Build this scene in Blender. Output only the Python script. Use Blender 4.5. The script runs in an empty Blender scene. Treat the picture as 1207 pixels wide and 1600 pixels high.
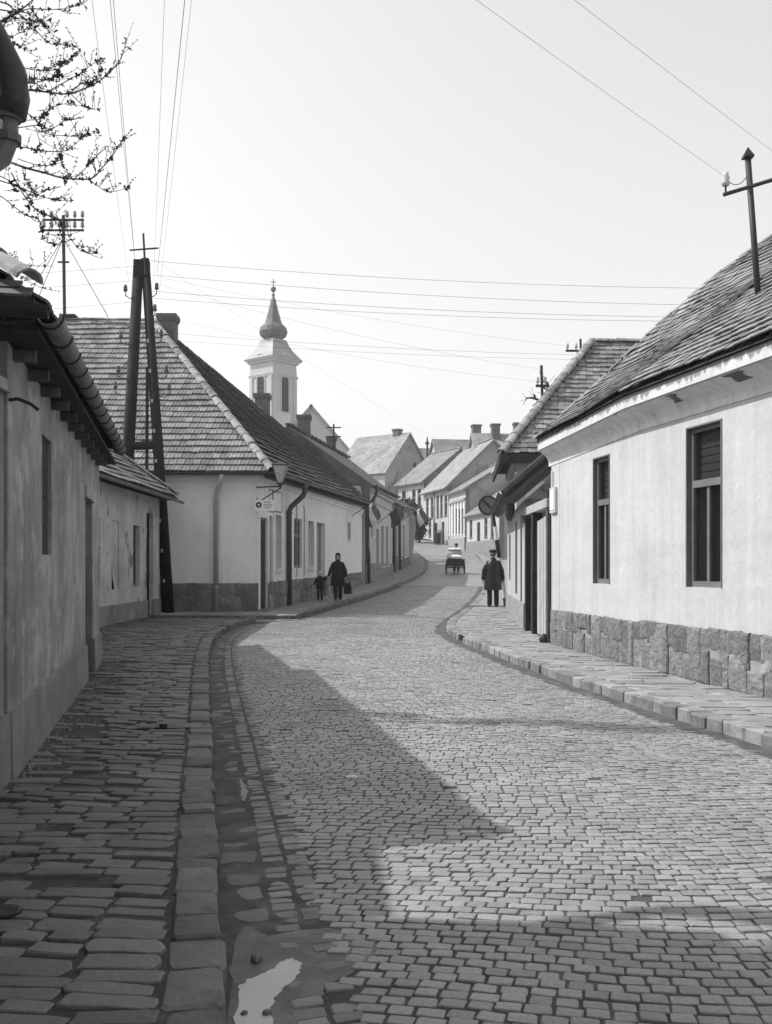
import bpy, bmesh, math, random
from mathutils import Vector, Matrix
from math import radians, sin, cos, pi, sqrt, floor, hypot

# ------------------------------------------------------------------ camera, sky, sun, exposure
SC = bpy.context.scene
COL = SC.collection
cam = bpy.data.cameras.new("camera"); camo = bpy.data.objects.new("camera", cam); COL.objects.link(camo)
camo.location = (0, 0, 1.6); camo.rotation_euler = (radians(90), 0, 0)
cam.sensor_fit = 'VERTICAL'; cam.sensor_height = 24.0; cam.lens = 23.25; cam.shift_y = 0.0531
cam.clip_start = 0.05; cam.clip_end = 3000
SC.camera = camo
FPX = 1550.0
SUN_EL = radians(49); SUN_DIR = Vector((-1.0, 0.13, 0)).normalized() * cos(SUN_EL) + Vector((0, 0, sin(SUN_EL)))
W = bpy.data.worlds.new("World"); SC.world = W; W.use_nodes = True
nt = W.node_tree; nt.nodes.clear()
sky = nt.nodes.new('ShaderNodeTexSky'); sky.sky_type = 'NISHITA'; sky.sun_disc = False
sky.sun_elevation = SUN_EL; sky.sun_rotation = math.atan2(SUN_DIR.x, SUN_DIR.y)
sky.air_density = 2.0; sky.dust_density = 0.8; sky.ozone_density = 0.0; sky.altitude = 0
bw = nt.nodes.new('ShaderNodeVectorMath'); bw.operation = 'DOT_PRODUCT'; bw.inputs[1].default_value = (0.12, 0.3, 0.58)   # blue-sensitive film
bgn = nt.nodes.new('ShaderNodeBackground'); bgn.inputs[1].default_value = 0.15
wo = nt.nodes.new('ShaderNodeOutputWorld')
nt.links.new(sky.outputs[0], bw.inputs[0]); nt.links.new(bw.outputs['Value'], bgn.inputs[0]); nt.links.new(bgn.outputs[0], wo.inputs[0])
sl = bpy.data.lights.new("sun", 'SUN'); sl.energy = 3.6; sl.angle = radians(0.8); sl.color = (1, 1, 1)
so = bpy.data.objects.new("sun", sl); COL.objects.link(so); so.rotation_euler = (-SUN_DIR).to_track_quat('-Z', 'Y').to_euler()
VS = SC.view_settings; VS.view_transform = 'Standard'; VS.look = 'None'; VS.exposure = 0.42; VS.gamma = 1.0; VS.use_curve_mapping = False
SC.cycles.max_bounces = 6

RNG = random.Random(7)
def rr(a, b): return RNG.uniform(a, b)

# ------------------------------------------------------------------ materials (all grey: the place is seen on black and white film)
MATS = {}
def M(name, v, var=.12, scale=3., rough=.85, bump=.15, bscale=50., bdist=.01, streak=0., rnd=0., patch=None, spec=.35, metal=0., fine=.08):
    """grey surface: broad noise, fine grain, vertical streaks, per-piece variation, patches of a second tone"""
    if name in MATS: return MATS[name]
    m = bpy.data.materials.new(name); m.use_nodes = True
    t = m.node_tree; N = t.nodes; L = t.links
    b = N['Principled BSDF']; b.inputs['Roughness'].default_value = rough; b.inputs['Metallic'].default_value = metal
    b.inputs['Specular IOR Level'].default_value = spec
    geo = N.new('ShaderNodeNewGeometry')
    def noise(s, det=4, vec=None, rg=.6):
        n = N.new('ShaderNodeTexNoise'); n.inputs['Scale'].default_value = s; n.inputs['Detail'].default_value = det; n.inputs['Roughness'].default_value = rg
        L.new(vec if vec else geo.outputs['Position'], n.inputs['Vector']); return n.outputs['Fac']
    def math_(op, a, c=None, d=None):
        n = N.new('ShaderNodeMath'); n.operation = op
        for i, x in enumerate((a, c, d)):
            if x is None: continue
            if isinstance(x, (int, float)): n.inputs[i].default_value = x
            else: L.new(x, n.inputs[i])
        return n.outputs[0]
    def rng(x, f0, f1, t0, t1):
        n = N.new('ShaderNodeMapRange'); L.new(x, n.inputs[0])
        for i, y in enumerate((f0, f1, t0, t1)): n.inputs[i + 1].default_value = y
        return n.outputs[0]
    val = rng(noise(scale), .3, .7, v * (1 - var), v * (1 + var))
    if patch:
        pv, ps, p0, p1 = patch
        f = rng(noise(ps, 7, rg=.68), p0, p1, 0, 1)
        mx = N.new('ShaderNodeMix'); mx.data_type = 'FLOAT'; L.new(f, mx.inputs[0]); L.new(val, mx.inputs[2]); mx.inputs[3].default_value = pv
        val = mx.outputs[0]
    if streak:
        mp = N.new('ShaderNodeMapping'); mp.inputs['Scale'].default_value = (7, 7, .5); L.new(geo.outputs['Position'], mp.inputs['Vector'])
        val = math_('MULTIPLY', val, rng(noise(1., 5, mp.outputs[0]), .35, .68, 1 - streak, 1 + streak * .35))
    if rnd:
        at = N.new('ShaderNodeAttribute'); at.attribute_name = 'rnd'
        oi = N.new('ShaderNodeObjectInfo')
        fr = math_('FRACT', math_('ADD', at.outputs['Fac'], oi.outputs['Random']))
        val = math_('MULTIPLY', val, rng(fr, 0, 1, 1 - rnd, 1 + rnd))
    if fine:
        val = math_('MULTIPLY', val, rng(noise(bscale * 1.7, 3), .3, .7, 1 - fine, 1 + fine))
    L.new(val, b.inputs['Base Color'])
    if bump:
        bp = N.new('ShaderNodeBump'); bp.inputs['Strength'].default_value = bump; bp.inputs['Distance'].default_value = bdist
        L.new(noise(bscale, 6), bp.inputs['Height']); L.new(bp.outputs[0], b.inputs['Normal'])
    MATS[name] = m
    return m

def far_roof(name, v, row=.33, col=.25, dirx=(1, 0, 0), diry=(0, 0, 1)):
    """tile courses of roofs too far off to tell the tiles apart"""
    if name in MATS: return MATS[name]
    m = M(name, v, var=.25, scale=.8, bump=0, rnd=0, patch=(v * .6, 2.2, .52, .62))
    t = m.node_tree; N = t.nodes; L = t.links; b = N['Principled BSDF']
    geo = N.new('ShaderNodeNewGeometry'); sx = N.new('ShaderNodeSeparateXYZ'); L.new(geo.outputs['Position'], sx.inputs[0])
    mu = N.new('ShaderNodeMath'); mu.operation = 'MULTIPLY'; mu.inputs[1].default_value = 1 / (row * .7); L.new(sx.outputs['Z'], mu.inputs[0])
    fr = N.new('ShaderNodeMath'); fr.operation = 'FRACT'; L.new(mu.outputs[0], fr.inputs[0])
    bp = N.new('ShaderNodeBump'); bp.inputs['Strength'].default_value = .9; bp.inputs['Distance'].default_value = .05; bp.invert = True
    L.new(fr.outputs[0], bp.inputs['Height']); L.new(bp.outputs[0], b.inputs['Normal'])
    return m

m_white = M('lime_plaster_white', .53, var=.07, scale=1.2, bump=.4, bscale=7, bdist=.03, streak=.09, patch=(.49, .7, .5, .72), fine=.04)
m_cornice = M('cornice_plaster', .66, var=.1, scale=2, bump=.2, bscale=20, streak=.12, patch=(.42, 2.5, .58, .68))
m_cplaster = M('cream_plaster', .8, var=.06, scale=1.0, bump=.25, bscale=10, bdist=.02, streak=.05, patch=(.7, 1.2, .55, .7), fine=.04)
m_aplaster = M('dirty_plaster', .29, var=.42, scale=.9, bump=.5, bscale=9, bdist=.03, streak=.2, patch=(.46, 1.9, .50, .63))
m_bplaster = M('crumbling_plaster', .48, var=.25, scale=1.2, bump=.6, bscale=8, bdist=.03, streak=.1, patch=(.2, 1.1, .57, .61))
m_cement = M('cement_plinth', .24, var=.25, scale=2, bump=.4, bscale=12, bdist=.02, streak=.05, patch=(.36, 2, .58, .68))
m_dplaster = M('grey_plaster', .5, var=.08, scale=1, bump=.15, bscale=10, streak=.08)
m_fplaster = M('far_plaster', .46, var=.08, scale=.5, bump=.1, bscale=6, streak=.1, patch=(.5, .5, .55, .7))
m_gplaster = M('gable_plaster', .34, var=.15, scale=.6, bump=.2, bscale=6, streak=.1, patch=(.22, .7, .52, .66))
m_church = M('church_plaster', .5, var=.06, scale=.3, bump=0, streak=.05)
m_churchroof = M('church_sheet_roof', .28, var=.2, scale=.5, rough=.5, bump=0)
m_stone = M('plinth_stone', .2, var=.22, scale=5, bump=1., bscale=13, bdist=.06, rnd=.25, patch=(.3, 6, .58, .7))
m_mortar = M('plinth_mortar', .3, var=.25, scale=4, bump=.6, bscale=20, bdist=.02, patch=(.2, 3, .5, .62))
m_cstone = M('dark_plinth_stone', .19, var=.3, scale=4, bump=1., bscale=11, bdist=.06, rnd=.25, patch=(.33, 3, .55, .66))
m_sett = M('basalt_sett', .25, var=.15, scale=.8, rough=.48, bump=.7, bscale=38, bdist=.006, rnd=.17, spec=.5, patch=(.19, 1.3, .54, .68), fine=.16)
m_joint = M('road_joint_dirt', .075, var=.3, scale=6, bump=.6, bscale=60, bdist=.01, patch=(.12, 3, .5, .62))
m_road = M('far_road', .23, var=.18, scale=1.4, rough=.5, bump=1.0, bscale=6, bdist=.03, fine=.3)
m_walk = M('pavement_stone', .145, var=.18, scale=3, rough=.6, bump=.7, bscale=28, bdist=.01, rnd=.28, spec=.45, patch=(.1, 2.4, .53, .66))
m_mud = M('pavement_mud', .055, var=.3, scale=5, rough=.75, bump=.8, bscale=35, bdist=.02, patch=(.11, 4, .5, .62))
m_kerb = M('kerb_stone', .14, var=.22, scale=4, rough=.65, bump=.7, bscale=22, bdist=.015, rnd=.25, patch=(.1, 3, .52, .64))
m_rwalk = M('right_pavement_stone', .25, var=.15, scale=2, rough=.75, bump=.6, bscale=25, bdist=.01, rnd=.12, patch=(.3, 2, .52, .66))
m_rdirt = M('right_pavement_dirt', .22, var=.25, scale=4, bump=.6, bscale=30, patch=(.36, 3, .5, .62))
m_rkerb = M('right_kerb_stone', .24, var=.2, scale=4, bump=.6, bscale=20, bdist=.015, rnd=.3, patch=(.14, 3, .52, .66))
m_ground = M('earth', .16, var=.3, scale=.3, bump=.3, bscale=4)
m_rtile = M('beaver_tail_tile', .2, var=.2, scale=1.2, bump=.4, bscale=30, rnd=.32, patch=(.34, 2.2, .56, .66))
m_ctile = M('pressed_tile', .2, var=.2, scale=1.4, bump=.3, bscale=30, rnd=.32, patch=(.3, 1.6, .56, .68))
m_dtile = M('old_dark_tile', .13, var=.25, scale=1.2, bump=.4, bscale=20, rnd=.3, patch=(.2, 2, .55, .65))
m_under = M('roof_boards', .05, var=.3, scale=3, bump=.2)
m_ridge = M('ridge_tile', .3, var=.25, scale=4, bump=.4, bscale=25, rnd=.25, patch=(.16, 5, .52, .62))
m_dwood = M('dark_timber', .035, var=.4, scale=4, bump=.5, bscale=20, streak=.3)
m_tar = M('tarred_timber', .014, var=.4, scale=4, bump=.5, bscale=20, streak=.3)
m_wood = M('weathered_wood', .12, var=.3, scale=4, bump=.4, bscale=20, streak=.3, rnd=.15)
m_gwood = M('gate_boards', .42, var=.12, scale=3, bump=.4, bscale=25, streak=.15, rnd=.08)
m_frame = M('window_frame_paint', .16, var=.15, scale=4, bump=.2, bscale=30, rough=.6)
m_lframe = M('pale_frame_paint', .8, var=.08, scale=4, bump=.1, rough=.6)
m_glass = M('window_glass', .02, var=.1, bump=.12, bscale=2.2, bdist=.02, rough=.06, spec=.12, fine=0)
m_nglass = M('near_window_glass', .015, var=.1, bump=.12, bscale=2.2, bdist=.02, rough=.05, spec=.3, fine=0)
m_nglass.node_tree.nodes['Principled BSDF'].inputs['Alpha'].default_value = .4
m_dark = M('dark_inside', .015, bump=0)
m_blind = M('roller_blind', .2, var=.1, scale=3, bump=.2)
m_zinc = M('zinc_gutter', .13, var=.3, scale=5, rough=.55, bump=.2, bscale=15, spec=.4, patch=(.24, 6, .56, .66))
m_pipe = M('painted_downpipe', .36, var=.1, scale=4, rough=.6, bump=.1)
m_dpipe = M('dark_downpipe', .06, var=.2, scale=4, rough=.5, bump=.1)
m_iron = M('dark_iron', .03, var=.2, scale=8, rough=.55, bump=.1)
m_brick = M('chimney_brick', .12, var=.3, scale=8, bump=.6, bscale=18, bdist=.02)
m_wire = M('wire', .05, bump=0, fine=0)
m_porc = M('porcelain', .5, bump=0, rough=.3, fine=0)
m_fascia = M('fascia_board', .62, var=.12, scale=3, bump=.2, streak=.1)
def peel(m, z0, z1, dark):
    """white paint washed off in drips from the upper edge of a board"""
    t = m.node_tree; N = t.nodes; L = t.links; b = N['Principled BSDF']; src = b.inputs['Base Color'].links[0].from_socket
    g = N.new('ShaderNodeNewGeometry'); mp = N.new('ShaderNodeMapping'); mp.inputs['Scale'].default_value = (1, 1, .12); L.new(g.outputs['Position'], mp.inputs['Vector'])
    n1 = N.new('ShaderNodeTexNoise'); n1.inputs['Scale'].default_value = 11; n1.inputs['Detail'].default_value = 3; L.new(mp.outputs[0], n1.inputs['Vector'])
    n2 = N.new('ShaderNodeTexNoise'); n2.inputs['Scale'].default_value = 1.1; L.new(g.outputs['Position'], n2.inputs['Vector'])
    sx = N.new('ShaderNodeSeparateXYZ'); L.new(g.outputs['Position'], sx.inputs[0])
    mr = N.new('ShaderNodeMapRange'); L.new(sx.outputs['Z'], mr.inputs[0]); mr.inputs[1].default_value = z0; mr.inputs[2].default_value = z1; mr.inputs[3].default_value = -.28; mr.inputs[4].default_value = .3
    a1 = N.new('ShaderNodeMath'); a1.operation = 'ADD'; L.new(n1.outputs['Fac'], a1.inputs[0]); L.new(mr.outputs[0], a1.inputs[1])
    a2 = N.new('ShaderNodeMath'); a2.operation = 'MULTIPLY_ADD'; L.new(n2.outputs['Fac'], a2.inputs[0]); a2.inputs[1].default_value = .5; L.new(a1.outputs[0], a2.inputs[2])
    st = N.new('ShaderNodeMapRange'); L.new(a2.outputs[0], st.inputs[0]); st.inputs[1].default_value = .70; st.inputs[2].default_value = .80
    mx = N.new('ShaderNodeMix'); mx.data_type = 'FLOAT'; L.new(st.outputs[0], mx.inputs[0]); L.new(src, mx.inputs[2]); mx.inputs[3].default_value = dark; L.new(mx.outputs[0], b.inputs['Base Color'])
peel(m_fascia, 3.79, 3.95, .26)
m_dzinc = M('sooty_zinc', .05, var=.3, scale=5, rough=.5, bump=.2, bscale=15, patch=(.09, 6, .56, .66))
m_bark = M('bark', .045, var=.3, scale=10, bump=.4)
m_bud = M('bud_leaf', .07, var=.3, scale=20, bump=0)
m_cloth = M('dark_cloth', .018, var=.3, scale=8, bump=.3, bscale=30, rough=.9)
m_leather = M('leather_coat', .012, var=.3, scale=6, rough=.42, bump=.4, bscale=9, bdist=.02, spec=.5)
m_skin = M('skin', .4, var=.05, bump=0, rough=.6)
m_pale = M('pale_cloth', .7, var=.08, scale=6, bump=.3, bscale=12, bdist=.02)
m_grey = M('grey_paint', .28, var=.1, bump=0)
m_wpaint = M('white_paint', .72, var=.06, scale=6, bump=.1)
m_bpaint = M('black_paint', .03, var=.1, bump=0, rough=.5)
m_lglass = M('lamp_glass', .42, var=.1, scale=5, rough=.25, bump=0, fine=0)
m_water = M('puddle_water', .03, bump=.05, bscale=3, rough=.03, spec=.8, fine=0)
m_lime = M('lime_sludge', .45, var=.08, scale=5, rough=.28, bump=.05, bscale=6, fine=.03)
m_litter = M('paper', .6, bump=0)

# ------------------------------------------------------------------ mesh building
ORG = {}     # world origin of each parent
def V(*a): return Vector(a)
class MB:
    def __init__(s): s.v = []; s.f = []; s.r = []; s.rn = 0.0
    def add(s, vs, fs):
        o = len(s.v); s.v += [tuple(p) for p in vs]; s.f += [tuple(i + o for i in f) for f in fs]; s.r += [s.rn] * len(vs); return s
    def quad(s, a, b, c, d): return s.add([a, b, c, d], [(0, 1, 2, 3)])
    def box(s, x0, x1, y0, y1, z0, z1):
        return s.hexa([(x0, y0, z0), (x1, y0, z0), (x1, y1, z0), (x0, y1, z0)], [(x0, y0, z1), (x1, y0, z1), (x1, y1, z1), (x0, y1, z1)])
    def hexa(s, lo, hi):
        n = len(lo)
        return s.add(list(lo) + list(hi), [tuple(range(n - 1, -1, -1)), tuple(range(n, 2 * n))] + [(i, (i + 1) % n, n + (i + 1) % n, n + i) for i in range(n)])
    def obox(s, c, ax, ay, az):
        """box with centre c and half axes"""
        c, ax, ay, az = map(Vector, (c, ax, ay, az))
        lo = [c - ax - ay - az, c + ax - ay - az, c + ax + ay - az, c - ax + ay - az]
        return s.hexa(lo, [p + 2 * az for p in lo])
    def tube(s, pts, r, n=8, cap=True, flat=None):
        pts = [Vector(p) for p in pts]; k = len(pts)
        rs = r if isinstance(r, (list, tuple)) else [r] * k
        vs = []; prev = None
        for i, p in enumerate(pts):
            d = (pts[min(i + 1, k - 1)] - pts[max(i - 1, 0)]).normalized()
            if prev is None:
                a = d.orthogonal().normalized()
                if abs(d.z) < .9: a = d.cross(V(0, 0, 1)).normalized()
            else: a = (prev - d * prev.dot(d)).normalized()
            prev = a; b = d.cross(a)
            for j in range(n):
                t = 2 * pi * j / n
                vs.append(p + (a * cos(t) + b * sin(t)) * rs[i])
        fs = [(i * n + j, i * n + (j + 1) % n, (i + 1) * n + (j + 1) % n, (i + 1) * n + j) for i in range(k - 1) for j in range(n)]
        if cap: fs += [tuple(range(n - 1, -1, -1)), tuple((k - 1) * n + j for j in range(n))]
        return s.add(vs, fs)
    def lathe(s, prof, c=(0, 0, 0), n=16, rot=0., cap=True):
        """profile of (radius, z)"""
        c = Vector(c); k = len(prof)
        vs = [c + V(r * cos(2 * pi * j / n + rot), r * sin(2 * pi * j / n + rot), z) for r, z in prof for j in range(n)]
        fs = [(i * n + j, i * n + (j + 1) % n, (i + 1) * n + (j + 1) % n, (i + 1) * n + j) for i in range(k - 1) for j in range(n)]
        if cap: fs += [tuple(range(n - 1, -1, -1)), tuple((k - 1) * n + j for j in range(n))]
        return s.add(vs, fs)
    def loft(s, rings, cap=True):
        n = len(rings[0]); k = len(rings)
        vs = [p for r in rings for p in r]
        fs = [(i * n + j, i * n + (j + 1) % n, (i + 1) * n + (j + 1) % n, (i + 1) * n + j) for i in range(k - 1) for j in range(n)]
        if cap: fs += [tuple(range(n - 1, -1, -1)), tuple((k - 1) * n + j for j in range(n))]
        return s.add(vs, fs)
    def slab(s, a, b, c, d, th):
        """quad thickened downwards along its normal"""
        a, b, c, d = map(Vector, (a, b, c, d)); n = (c - a).cross(d - b).normalized() * th
        return s.hexa([a - n, b - n, c - n, d - n], [a, b, c, d])
    def mesh(s, name, smooth=False, org=(0, 0, 0)):
        me = bpy.data.meshes.new(name); ox, oy, oz = org
        me.from_pydata([(p[0] - ox, p[1] - oy, p[2] - oz) for p in s.v], [], s.f)
        if any(s.r):
            at = me.attributes.new('rnd', 'FLOAT', 'POINT'); at.data.foreach_set('value', s.r)
        if smooth: me.polygons.foreach_set('use_smooth', [True] * len(me.polygons))
        me.update(); return me
    def build(s, name, mat, parent=None, smooth=False, **kw):
        if parent is not None:
            o = ORG[parent.name]
        else:
            xs = [p[0] for p in s.v]; ys = [p[1] for p in s.v]; zs = [p[2] for p in s.v]
            o = ((min(xs) + max(xs)) / 2, (min(ys) + max(ys)) / 2, min(zs))
        ob = bpy.data.objects.new(name, s.mesh(name, smooth, o)); COL.objects.link(ob)
        ob.data.materials.append(mat)
        if parent is not None: ob.parent = parent
        else: ob.location = o
        ORG[ob.name] = o
        for k, v in kw.items(): ob[k] = v
        return ob
def tag(o, label, cat, group=None, kind=None):
    o['label'] = label; o['category'] = cat
    if group: o['group'] = group
    if kind: o['kind'] = kind
    return o
def thing(name, loc, label, cat, group=None):
    o = bpy.data.objects.new(name, None); COL.objects.link(o); o.location = loc; o.empty_display_size = .2
    ORG[o.name] = tuple(loc); return tag(o, label, cat, group)
def piece(name, me, mat, parent, M4):
    """a small part with shared mesh data, placed by a world matrix"""
    o = bpy.data.objects.new(name, me); COL.objects.link(o)
    if not me.materials: me.materials.append(mat)
    og = ORG[parent.name]; m = M4.copy(); m.translation = m.translation - Vector(og)
    o.parent = parent; o.matrix_local = m; ORG[o.name] = og
    return o
def frame(c, x, y, z):
    m = Matrix.Identity(4)
    for i, a in enumerate((x, y, z)):
        for k in range(3): m[k][i] = a[k]
    m.translation = c; return m
def scatter(pieces, variants, mat, parent, name, stuff_name, limit):
    """pieces = [(size on picture, variant index, matrix, rnd)]: the largest become parts, the rest one mesh"""
    pieces.sort(key=lambda p: -p[0])
    mes = []
    for i, vb in enumerate(variants):
        me = vb.mesh(name); mes.append(me)
    for p in pieces[:limit]: piece(name, mes[p[1]], mat, parent, p[2])
    rest = pieces[limit:]
    if rest:
        b = MB()
        for _, k, m, rn in rest:
            b.rn = rn; b.add([m @ Vector(q) for q in variants[k].v], variants[k].f)
        b.build(stuff_name, mat, parent, kind='stuff')
def px(p):
    """apparent size weight of a point: larger nearer the camera and inside the view"""
    y = max(p[1], .5); d = hypot(p[0], y); u = 603.5 + FPX * p[0] / y; v = 885 - FPX * (p[2] - 1.6) / y
    return (1. if (-40 < u < 1250 and -40 < v < 1640 and p[1] > 1) else .02) / d

# ------------------------------------------------------------------ lie of the land
PROF = [(-40, -.2), (0, 0), (10, .04), (20, .12), (31, .24), (37, .36), (45, .62), (57, 1.12), (70, 1.95), (80, 2.75), (95, 4.2), (120, 6.6), (160, 9), (260, 10), (900, 10)]
def herm(P, y):
    if y <= P[0][0]: return P[0][1]
    for i in range(len(P) - 1):
        if y <= P[i + 1][0]:
            x0, a = P[i]; x1, b = P[i + 1]; h = x1 - x0
            def tg(j):
                if j <= 0 or j >= len(P) - 1: return 0.
                return (P[j + 1][1] - P[j - 1][1]) / (P[j + 1][0] - P[j - 1][0])
            m0, m1 = tg(i), tg(i + 1); t = (y - x0) / h
            return (2*t**3 - 3*t*t + 1) * a + (t**3 - 2*t*t + t) * h * m0 + (-2*t**3 + 3*t*t) * b + (t**3 - t*t) * h * m1
    return P[-1][1]
def lin(P, y):
    if y <= P[0][0]: return P[0][1]
    for i in range(len(P) - 1):
        if y <= P[i + 1][0]:
            return P[i][1] + (P[i + 1][1] - P[i][1]) * (y - P[i][0]) / (P[i + 1][0] - P[i][0])
    return P[-1][1]
ZC = [herm(PROF, -40 + .25 * i) for i in range(1400)]
def zg(y):
    t = (y + 40) / .25; i = int(min(max(t, 0), 1398)); f = min(max(t - i, 0), 1); return ZC[i] * (1 - f) + ZC[i + 1] * f
KL = [(-9, 1.7), (0, .08), (3.47, -.57), (4.8, -.82), (7.8, -1.37), (9.2, -1.63), (14.6, -2.62), (18.6, -3.26), (21, -3.52), (23.3, -3.56), (25.3, -3.36)]       # left kerb, road side: X by Y
KC = [(26.3, -2.4), (30, -1.95), (34, -1.4), (42, -.1), (50, 1.2), (58, 2.2), (64, 2.7), (70, 2.85), (78, 2.5), (85, 1.9), (92, .6), (99, -3), (110, -12)]          # kerb before the corner house and on
KR = [(-9, 7.), (0, 5.1), (6, 3.85), (8.5, 3.32), (11.1, 2.8), (13.75, 2.27), (17.5, 1.74), (20, 1.45), (22, 1.37), (24, 1.5), (28, 2.1), (33.6, 2.95), (42, 4.1), (52, 5.15), (60, 6.0), (68, 6.6), (76, 6.85), (83, 6.6), (88, 5.8), (93, 4.0), (98, 0.), (103, -6), (112, -18)]
def kl(y): return herm(KL, y)
def kc(y): return herm(KC, y)
def kr(y): return herm(KR, y)
def ledge(y): return kl(y) if y < 25.8 else kc(y)
def bumpy(x, y): return .006 * sin(1.3 * x + .7 * y) + .005 * sin(2.9 * x - 1.7 * y + 1)
def zroad(x, y):
    a, b = ledge(y), kr(y); c = (a + b) / 2; h = max((b - a) / 2, .5)
    return zg(y) + .05 * max(0, 1 - ((x - c) / h) ** 2) + bumpy(x, y)
SWL, SWR = .12, .12
def zwl(x, y): return zg(y) + SWL + bumpy(x, y) * 1.2 + .02 * max(0, min(1, (kl(y) - x) / 2.))
def zwr(x, y): return zg(y) + SWR + bumpy(x, y)
def sheet(name, ys, fx, nz, mat, nx=10, label=None):
    b = MB(); n = nx + 1; vs = []
    for y in ys:
        x0, x1 = fx(y)
        for i in range(n):
            x = x0 + (x1 - x0) * i / nx; vs.append((x, y, nz(x, y)))
    b.add(vs, [(r * n + i, r * n + i + 1, (r + 1) * n + i + 1, (r + 1) * n + i) for r in range(len(ys) - 1) for i in range(nx)])
    o = b.build(name, mat); o['kind'] = 'structure'
    if label: o['label'] = label
    return o
def ysteps(a, b, n): return [a + (b - a) * i / n for i in range(n + 1)]

gy = ysteps(-60, 20, 20) + ysteps(24, 170, 40) + [200, 260, 400, 600, 900, 1400]
sheet('ground', gy, lambda y: (-900, 900), lambda x, y: zg(y) - .35, m_ground, 12)
FARY = 46.
def step(a, b, x): t = min(max((x - a) / (b - a), 0), 1); return t * t * (3 - 2 * t)
road = sheet('road', ysteps(-9, 30, 130) + ysteps(30.5, 104, 90), lambda y: (ledge(y) - .1, kr(y) + .1), lambda x, y: zroad(x, y) - .0075 * (1 - step(FARY - 1.5, FARY, y)), m_joint, 16, 'cobbled street climbing between the houses')
road.data.materials.append(m_road)
for p in road.data.polygons:
    if p.center[1] + road.location.y > FARY - .3: p.material_index = 1
lane = sheet('lane', [25.24, 25.8, 26.36], lambda y: (-6.15, -2.3), lambda x, y: zg(y) + .012, m_road, 6, 'narrow side lane before the corner house')
# ------------------------------------------------------------------ pavements, kerbs and setts
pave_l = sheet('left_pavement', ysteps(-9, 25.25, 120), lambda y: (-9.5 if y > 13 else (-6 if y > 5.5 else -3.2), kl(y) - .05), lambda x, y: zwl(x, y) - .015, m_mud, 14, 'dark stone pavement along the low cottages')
pave_c = sheet('corner_pavement', ysteps(26.36, 104, 110), lambda y: (-16 if y < 28 else (-4.5 if y < 60 else min(kc(y) - 4, -2)), kc(y) - .08), lambda x, y: zg(y) + SWL - .012, m_rdirt, 10, 'pavement in front of the corner house')
pave_r = sheet('right_pavement', ysteps(-9, 104, 220), lambda y: (kr(y) + .05, kr(y) + 5 + (4 if y > 34 else 0)), lambda x, y: zwr(x, y) - .012, m_rdirt, 10, 'sunlit stone pavement under the white house')

def stone_variant(seed, jit=.07, bev=.09, round_=.16, dep=.5, mids=False):
    """unit paving stone, top at z 0, uneven rounded outline with a worn edge"""
    R = random.Random(seed); b = MB(); o = []
    for cx, cy in ((-1, -1), (1, -1), (1, 1), (-1, 1)):
        a, c = R.uniform(.5, 1.3) * round_, R.uniform(.5, 1.3) * round_
        p, q = ((cx * .5, cy * (.5 - c)), (cx * (.5 - a), cy * .5))
        o += [p, q] if cx * cy > 0 else [q, p]
    if mids:
        o2 = []
        for i in range(8):
            p, q = o[i], o[(i + 1) % 8]; o2.append(p)
            if i % 2: o2.append(((p[0] + q[0]) / 2 + R.uniform(-.03, .03), (p[1] + q[1]) / 2 + R.uniform(-.03, .03)))
        o = o2
    o = [(x + R.uniform(-jit, jit) * .5, y + R.uniform(-jit, jit) * .5) for x, y in o]
    n = len(o); k = 1 - 2 * bev
    tilt = (R.uniform(-.08, .08), R.uniform(-.08, .08))
    lo = [(x, y, -dep) for x, y in o]; mid = [(x, y, -.10) for x, y in o]
    top = [(x * k, y * k, R.uniform(-.03, .0) + tilt[0] * x + tilt[1] * y) for x, y in o]
    c = (0, 0, .03)
    fs = []
    for i in range(n):
        j = (i + 1) % n
        fs += [(i, j, n + j, n + i), (n + i, n + j, 2 * n + j, 2 * n + i), (2 * n + i, 2 * n + j, 3 * n)]
    b.add(lo + mid + top + [c], fs); return b
def order_ccw(b):
    return b
SETTV = [stone_variant(i, .08, .05, .11) for i in range(14)]
WALKV = [stone_variant(50 + i, .09, .035, .10, .5, True) for i in range(18)]
m_edge = M('gutter_sett', .2, var=.25, scale=2, rough=.55, bump=.5, bscale=40, bdist=.006, rnd=.2, patch=(.11, 1.6, .5, .64))
def low_sett(seed):
    R = random.Random(seed); b = MB(); j = lambda: R.uniform(-.03, .03)
    o = [(-.5 + j(), -.5 + j()), (.5 + j(), -.5 + j()), (.5 + j(), .5 + j()), (-.5 + j(), .5 + j())]
    return b.add([(x, y, -.5) for x, y in o] + [(x * .93, y * .93, R.uniform(-.04, 0)) for x, y in o], [(i, (i + 1) % 4, 4 + (i + 1) % 4, 4 + i) for i in range(4)] + [(4, 5, 6, 7)])
SETTV += [low_sett(i) for i in range(4)]
KERBV = [stone_variant(90 + i, .07, .05, .10, 1.6) for i in range(8)]

def place(c, ang, sx, sy, th, tilt=.0, zfun=None, dz=0., shear=0.):
    """matrix for a stone lying on the surface zfun"""
    x, y = c; e = .1
    z = zfun(x, y); gx = (zfun(x + e, y) - zfun(x - e, y)) / (2 * e); gyy = (zfun(x, y + e) - zfun(x, y - e)) / (2 * e)
    n = V(-gx + rr(-tilt, tilt), -gyy + rr(-tilt, tilt), 1).normalized()
    ax = V(cos(ang), sin(ang), 0); ax = (ax - n * ax.dot(n)).normalized(); ay = n.cross(ax) + ax * shear
    return frame(V(x, y, z + dz), ax * sx, ay * sy, n * th)

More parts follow.
